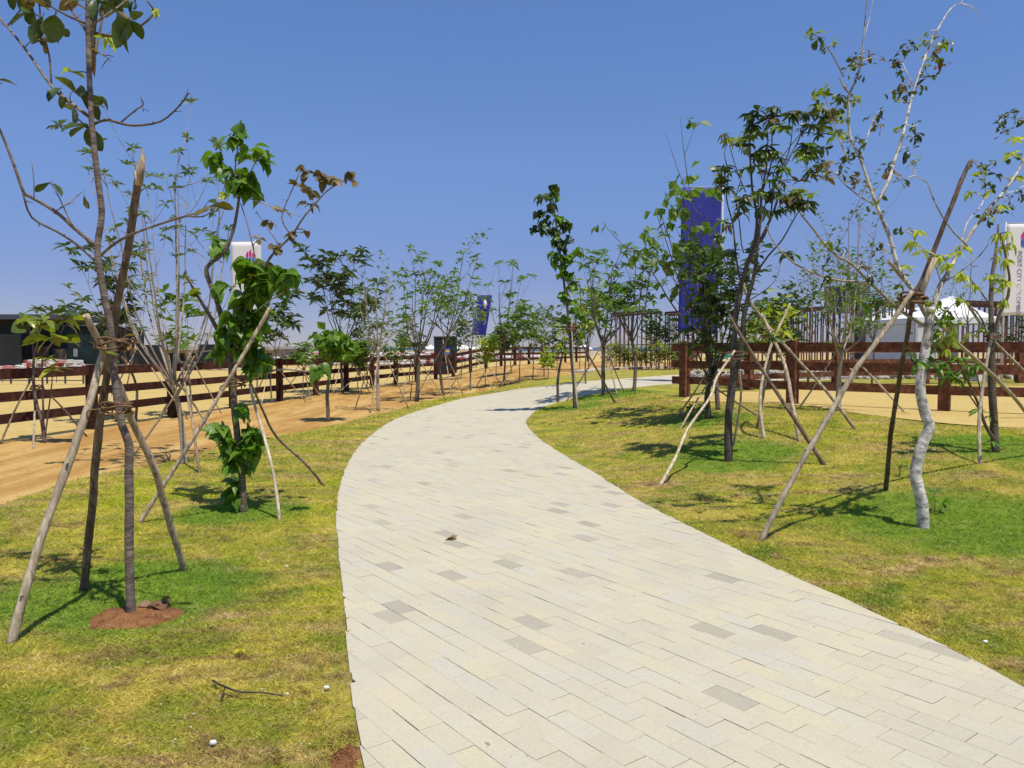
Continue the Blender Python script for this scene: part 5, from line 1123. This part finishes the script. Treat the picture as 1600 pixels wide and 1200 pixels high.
# far sand bank and canopies
mb = MB(); hs = []
for i in range(81):
    x = -120 + i * 3.2; z = .9 + .9 * mnoise.noise(Vector((x * .05, 0, 2))) + .25 * mnoise.noise(Vector((x * .3, 4, 2)))
    hs.append(max(.15, z) * (1 if x < 40 else 1.6))
vs = []
for i in range(81): x = -120 + i * 3.2; vs += [(x, 150, -.04), (x, 158, hs[i]), (x, 168, hs[i] * .9), (x, 176, -.04)]
mb.add(vs, [(i * 4 + k, (i + 1) * 4 + k, (i + 1) * 4 + k + 1, i * 4 + k + 1) for i in range(80) for k in range(3)], True); tag(mb.build('sand_bank', M['berm']), kind='structure')
cv = flat('white_canopy', (.8, .8, .78), .7, .2, .05)
for i, (x, wpx, lb) in enumerate([(673, 18, 'small white canopy just left of the black box'), (722, 44, 'white peaked canopy right of the black box'), (755, 44, 'white peaked canopy below the leaning blue banner'), (795, 20, 'distant small white canopy right of the blue banner'), (692, 40, 'white canopy behind the black box'), (912, 26, 'white far roof beyond the slim leaning tree')]):
    d_ = 118.0 + i * 2; c = at(x, 541, d_); hw = wpx / 2 / 1200 * d_; root = empty('canopy', (c.x, d_, 0)); tag(root, lb, 'canopy', 'white canopies near the sea'); zt = at(x, 538.5, d_).z; ze = at(x, 544.5, d_).z
    mb = MB(); mb.add([(c.x - hw, d_ - hw, ze), (c.x + hw, d_ - hw, ze), (c.x + hw, d_ + hw, ze), (c.x - hw, d_ + hw, ze), (c.x, d_, zt), (c.x - hw, d_ - hw, ze - .15), (c.x + hw, d_ - hw, ze - .15), (c.x + hw, d_ + hw, ze - .15), (c.x - hw, d_ + hw, ze - .15)],
                     [(0, 1, 4), (1, 2, 4), (2, 3, 4), (3, 0, 4), (0, 5, 6, 1), (1, 6, 7, 2), (2, 7, 8, 3), (3, 8, 5, 0)]); mb.build('roof', cv, root)
    for sx in (-1, 1):
        for sy in (-1, 1):
            mb = MB(); mb.box(Vector((c.x + sx * (hw - .1), d_ + sy * (hw - .1), (ze - .16) / 2)), (.1, .1, ze - .16)); mb.build('leg', M['polem'], root)
# black box with blue and yellow sign
d_ = 46.0; root = empty('ticket_booth', (at(695, 571, d_).x, d_, 0)); tag(root, 'black box booth with a small blue and yellow sign beyond the left fence', 'booth')
mb = MB(); a = at(678, 527, d_); b = at(712, 573, d_); zb = 0.0
mb.box(Vector(((a.x + b.x) / 2, d_ + .6, (a.z + zb) / 2)), (b.x - a.x, 1.2, a.z - zb)); mb.build('body', blk, root)
mb = MB(); mb.box(Vector(((a.x + b.x) / 2, d_ + .6, a.z + .03)), (b.x - a.x + .1, 1.3, .055)); mb.build('roof', roofm, root)
mb = MB(); pbox(mb, 691, 704, 543.5, 557, d_ - .09, .05); mb.build('sign_board', flat('sign_blue', (.03, .07, .42), .5), root)
mb = MB(); pbox(mb, 696.5, 702.5, 546.5, 550.5, d_ - .13, .03); mb.build('sign_print', flat('sign_yellow', (.75, .55, .03), .5), root)
mb = MB(); pbox(mb, 694, 703, 552.5, 555.5, d_ - .13, .03); mb.build('sign_print', flat('sign_pale_blue', (.2, .45, .6), .5), root)
# distant palms
def palm(px, d, ytop, label, seed):
    random.seed(seed); x = at(px, 560, d).x; H = at(px, ytop, d).z; root = empty('palm_tree', (x, d, 0)); tag(root, label, 'palm tree', 'small far palm trees by the sea')
    mb = MB(); P = smooth_path([(x, d, -.1), (x + .1, d, H * .5), (x + random.uniform(-.3, .3), d, H)], 4); mb.tube(P, [.16, .10], 6); mb.build('trunk', M['bark_grey'], root)
    mb = MB(); c = P[-1]
    for k in range(11):
        a = 2 * math.pi * k / 11 + random.uniform(-.2, .2); ln = random.uniform(1.1, 1.5) * H / 4; prev = None
        for s in range(5):
            t = s / 4; q = c + Vector((math.cos(a) * ln * t, math.sin(a) * ln * t, ln * (.45 * t - .95 * t * t))); wd2 = .16 * H / 4 * (1 - t * .8) ; sdv = Vector((-math.sin(a), math.cos(a), 0)) * wd2
            if prev: mb.add([prev[0] - prev[1], prev[0] + prev[1], q + sdv, q - sdv], [(0, 1, 2, 3)])
            prev = (q, sdv)
    mb.build('crown', C['grey'], root)
for i, (px, d, yt, lb) in enumerate([(322, 84, 521, 'small palm above the black screen right of the pale tree'), (274, 88, 528, 'small palm above the pale building left of the pale tree'), (446, 100, 537, 'tiny palm on the sand left of the tyre bundles'), (770, 95, 531, 'palm just right of the leaning blue banner'), (786, 98, 529, 'palm second right of the leaning blue banner'), (800, 96, 532, 'palm third right of the leaning blue banner'), (480, 110, 539, 'tiny palm over the crowded tyre bundles'), (286, 92, 531, 'short palm behind the stems of the pale tree')]): palm(px, d, yt, lb, 900 + i)
random.seed(99)

# ------------------------------------------------------------------ far things on the right
rust = flat('rusty_brown_steel', (0.17, 0.080, 0.070), .6, .3, .25, 2)
def frame(x0, x1, yt0, yt1, d0, d1, n, depth, label, ybars=2):
    a0 = at(x0, yt0, d0); a1 = at(x1, yt1, d1); gz = .42; root = empty('steel_frame', (a0.x, d0, gz)); tag(root, label, 'steel pergola', 'rusty brown steel bar frames')
    for s in range(2):
        off = Vector((.25, 1, 0)) * depth * s
        A_ = a0 + off; B_ = a1 + off
        mb = MB(); mb.bar(A_, B_, .12, .12); mb.build('top_beam', rust, root)
        for k in range(n + 1):
            t = k / n; p = A_.lerp(B_, t); mb = MB(); mb.box(Vector((p.x, p.y, (p.z - .08 + gz) / 2)), (.055, .055, p.z - .08 - gz)); mb.build('bar', rust, root)
        mb = MB(); zz = gz + 1.35; mb.bar(Vector((A_.x, A_.y - .06, zz)), Vector((B_.x, B_.y - .06, zz)), .03, .04); mb.build('cross_bar', rust, root)
    for k in range(int(n / 2) + 1):
        t = k / int(n / 2); p = a0.lerp(a1, t); mb = MB(); mb.bar(p + Vector((.25, 1, 0)) * .1, p + Vector((.25, 1, 0)) * (depth - .1), .07, .10); mb.build('roof_beam', rust, root)
    return root
frame(955, 1026, 491, 484, 47, 43, 10, 3.0, 'rusty steel bar frame in the middle distance, left of the gap')
frame(1040, 1128, 489, 482, 42, 38, 12, 3.0, 'rusty steel bar frame behind the big blue banner')
frame(1192, 1440, 487, 470, 40, 32, 26, 3.0, 'longest rusty steel bar frame behind the corral, left of the white tent')
frame(1480, 1700, 470, 478, 38, 34, 24, 3.0, 'rusty steel bar frame behind the white tent at the right edge')
# white tent
d_ = 30.0; tentw = flat('tent_white', (.78, .78, .76), .75, .2, .04); tg = flat('tent_side_grey', (.42, .41, .36), .8)
def tent(xc, x0, x1, ypk, yev, d, depth, label, ybot):
    c = at(xc, ypk, d + depth / 2); a = at(x0, yev, d); b = at(x1, yev, d); gz = .42; root = empty('tent', (c.x, d + depth / 2, gz)); tag(root, label, 'tent', 'white event tents behind the corral')
    ze = a.z; n = 10; vs = []; fs = []
    cor = [(a.x, d), (b.x, d), (b.x, d + depth), (a.x, d + depth)]
    for k in range(4):
        p, q = cor[k], cor[(k + 1) % 4]; base = len(vs)
        for j in range(n + 1):
            t = j / n; e = t ** 1.25
            for s in range(5):
                u = s / 4; x = p[0] + (q[0] - p[0]) * u; y = p[1] + (q[1] - p[1]) * u
                vs.append((x + (c.x - x) * t, y + (d + depth / 2 - y) * t, ze + (c.z - ze) * e))
        for j in range(n):
            for s in range(4): z0 = base + j * 5 + s; fs.append((z0, z0 + 1, z0 + 6, z0 + 5))
    mb = MB(); mb.add(vs, fs, True); mb.build('roof', tentw, root)
    mb = MB()
    for k in range(4):
        p, q = cor[k], cor[(k + 1) % 4]; mb.bar((p[0], p[1], ze - .12), (q[0], q[1], ze - .12), .03, .22)
    mb.build('valance', tentw, root)
    for p in cor:
        mb = MB(); mb.box(Vector((p[0], p[1], (ze + gz) / 2 - .12)), (.09, .09, ze - gz - .24)); mb.build('leg', M['polem'], root)
    # side cloths: pleated panels
    def cloth(p, q, mat):
        vs = []; fs = []; m = 30
        for i in range(m + 1):
            u = i / m; x = p[0] + (q[0] - p[0]) * u; y = p[1] + (q[1] - p[1]) * u + .05 * math.sin(i * 2.1); vs += [(x, y, gz + .03), (x, y, ze - .24)]
        for i in range(m): fs.append((2 * i, 2 * i + 2, 2 * i + 3, 2 * i + 1))
        mb = MB(); mb.add(vs, fs, True); mb.build('side_cloth', mat, root)
    w_ = b.x - a.x
    cloth((a.x + .1, d + depth - .1), (b.x - .1, d + depth - .1), tg); cloth((a.x + .06, d + .1), (a.x + .06, d + depth - .2), tentw); cloth((a.x + .1, d + .08), (a.x + w_ * .28, d + .08), tentw); cloth((b.x - w_ * .12, d + .08), (b.x - .1, d + .08), tentw); cloth((a.x + w_ * .45, d + .5), (a.x + w_ * .6, d + .5), tentw)
tent(1488, 1432, 1562, 462, 496, 30, 4.5, 'larger white peaked tent behind the corral fence', 560)
tent(1420, 1376, 1444, 476, 500, 36, 3.4, 'smaller white tent partly hidden by the larger tent', 560)
# dark tower sign
d_ = 30.0; root = empty('dark_sign_tower', (at(1330, 560, d_).x, d_, .42)); tag(root, 'dark grey board on a thick round post behind the corral trees', 'sign')
dk = flat('dark_grey_metal', (.03, .036, .05), .5); mb = MB(); pbox(mb, 1293, 1336, 447, 489, d_, .3); mb.build('board', dk, root)
mb = MB(); p = at(1344, 447, d_ + .1); mb.tube([(p.x, p.y, .4), (p.x, p.y, 1.6), (p.x, p.y, p.z)], [.17, .16], 12); mb.build('post', dk, root)
# teal board, rubble, small white table
root = empty('teal_board', (at(1148, 565, 36).x, 36, .42)); tag(root, 'low teal green barrier seen between the corral rails', 'barrier')
mb = MB(); pbox(mb, 1120, 1168, 552, 561, 36, .1); mb.build('panel', flat('teal_paint', (.05, .38, .26), .5), root)
mb = MB(); pbox(mb, 1124, 1126, 561.3, 580, 36, .08); pbox(mb, 1162, 1164, 561.3, 580, 36, .08); mb.build('leg', roofm, root)
root = empty('black_bench', (at(1120, 592, 26).x, 26, .42)); tag(root, 'low black folding frame beside the first corral post', 'barrier')
for k in range(3):
    mb = MB(); a = at(1104 + k * 9, 581, 25.8); b = at(1110 + k * 9, 594, 25.8); mb.bar(a, b, .05, .05); mb.bar(Vector((b.x, b.y, a.z)), Vector((a.x, a.y + .08, b.z)), .05, .05); mb.build('leg', blk, root)
mb = MB(); mb.bar(at(1102, 581, 25.9), at(1132, 582, 25.9), .1, .05); mb.build('top_bar', blk, root)
stone = flat('pale_rubble', (.42, .39, .34), .9, .1, .35, 4); mb = MB()
for i in range(1500):
    x = random.uniform(7, 30); y = 30 + random.uniform(-1.6, 1.8); s = random.uniform(.05, .17); z = .42 + random.uniform(0, .30) * max(0, 1 - abs(y - 30) / 2)
    e = Vector((x, y, z)); t = rnd_dir() * s; mb.tube([e - t, e, e + t * .9], [s * .3, s * .8, s * .3], 5, knots=.2)
tag(mb.build('rubble', stone), 'long heap of pale broken rubble behind the corral', 'rubble', kind='stuff')
root = empty('white_crate', (at(1537, 562, 27).x, 27, .42)); tag(root, 'small white box on the ground behind the far corral rails', 'box')
mb = MB(); mb.box(Vector((at(1537, 562, 27).x, 27, .72)), (.55, .4, .6)); mb.build('body', tentw, root); mb = MB(); mb.box(Vector((at(1537, 562, 27).x, 27, 1.04)), (.6, .45, .035)); mb.build('lid', tentw, root)
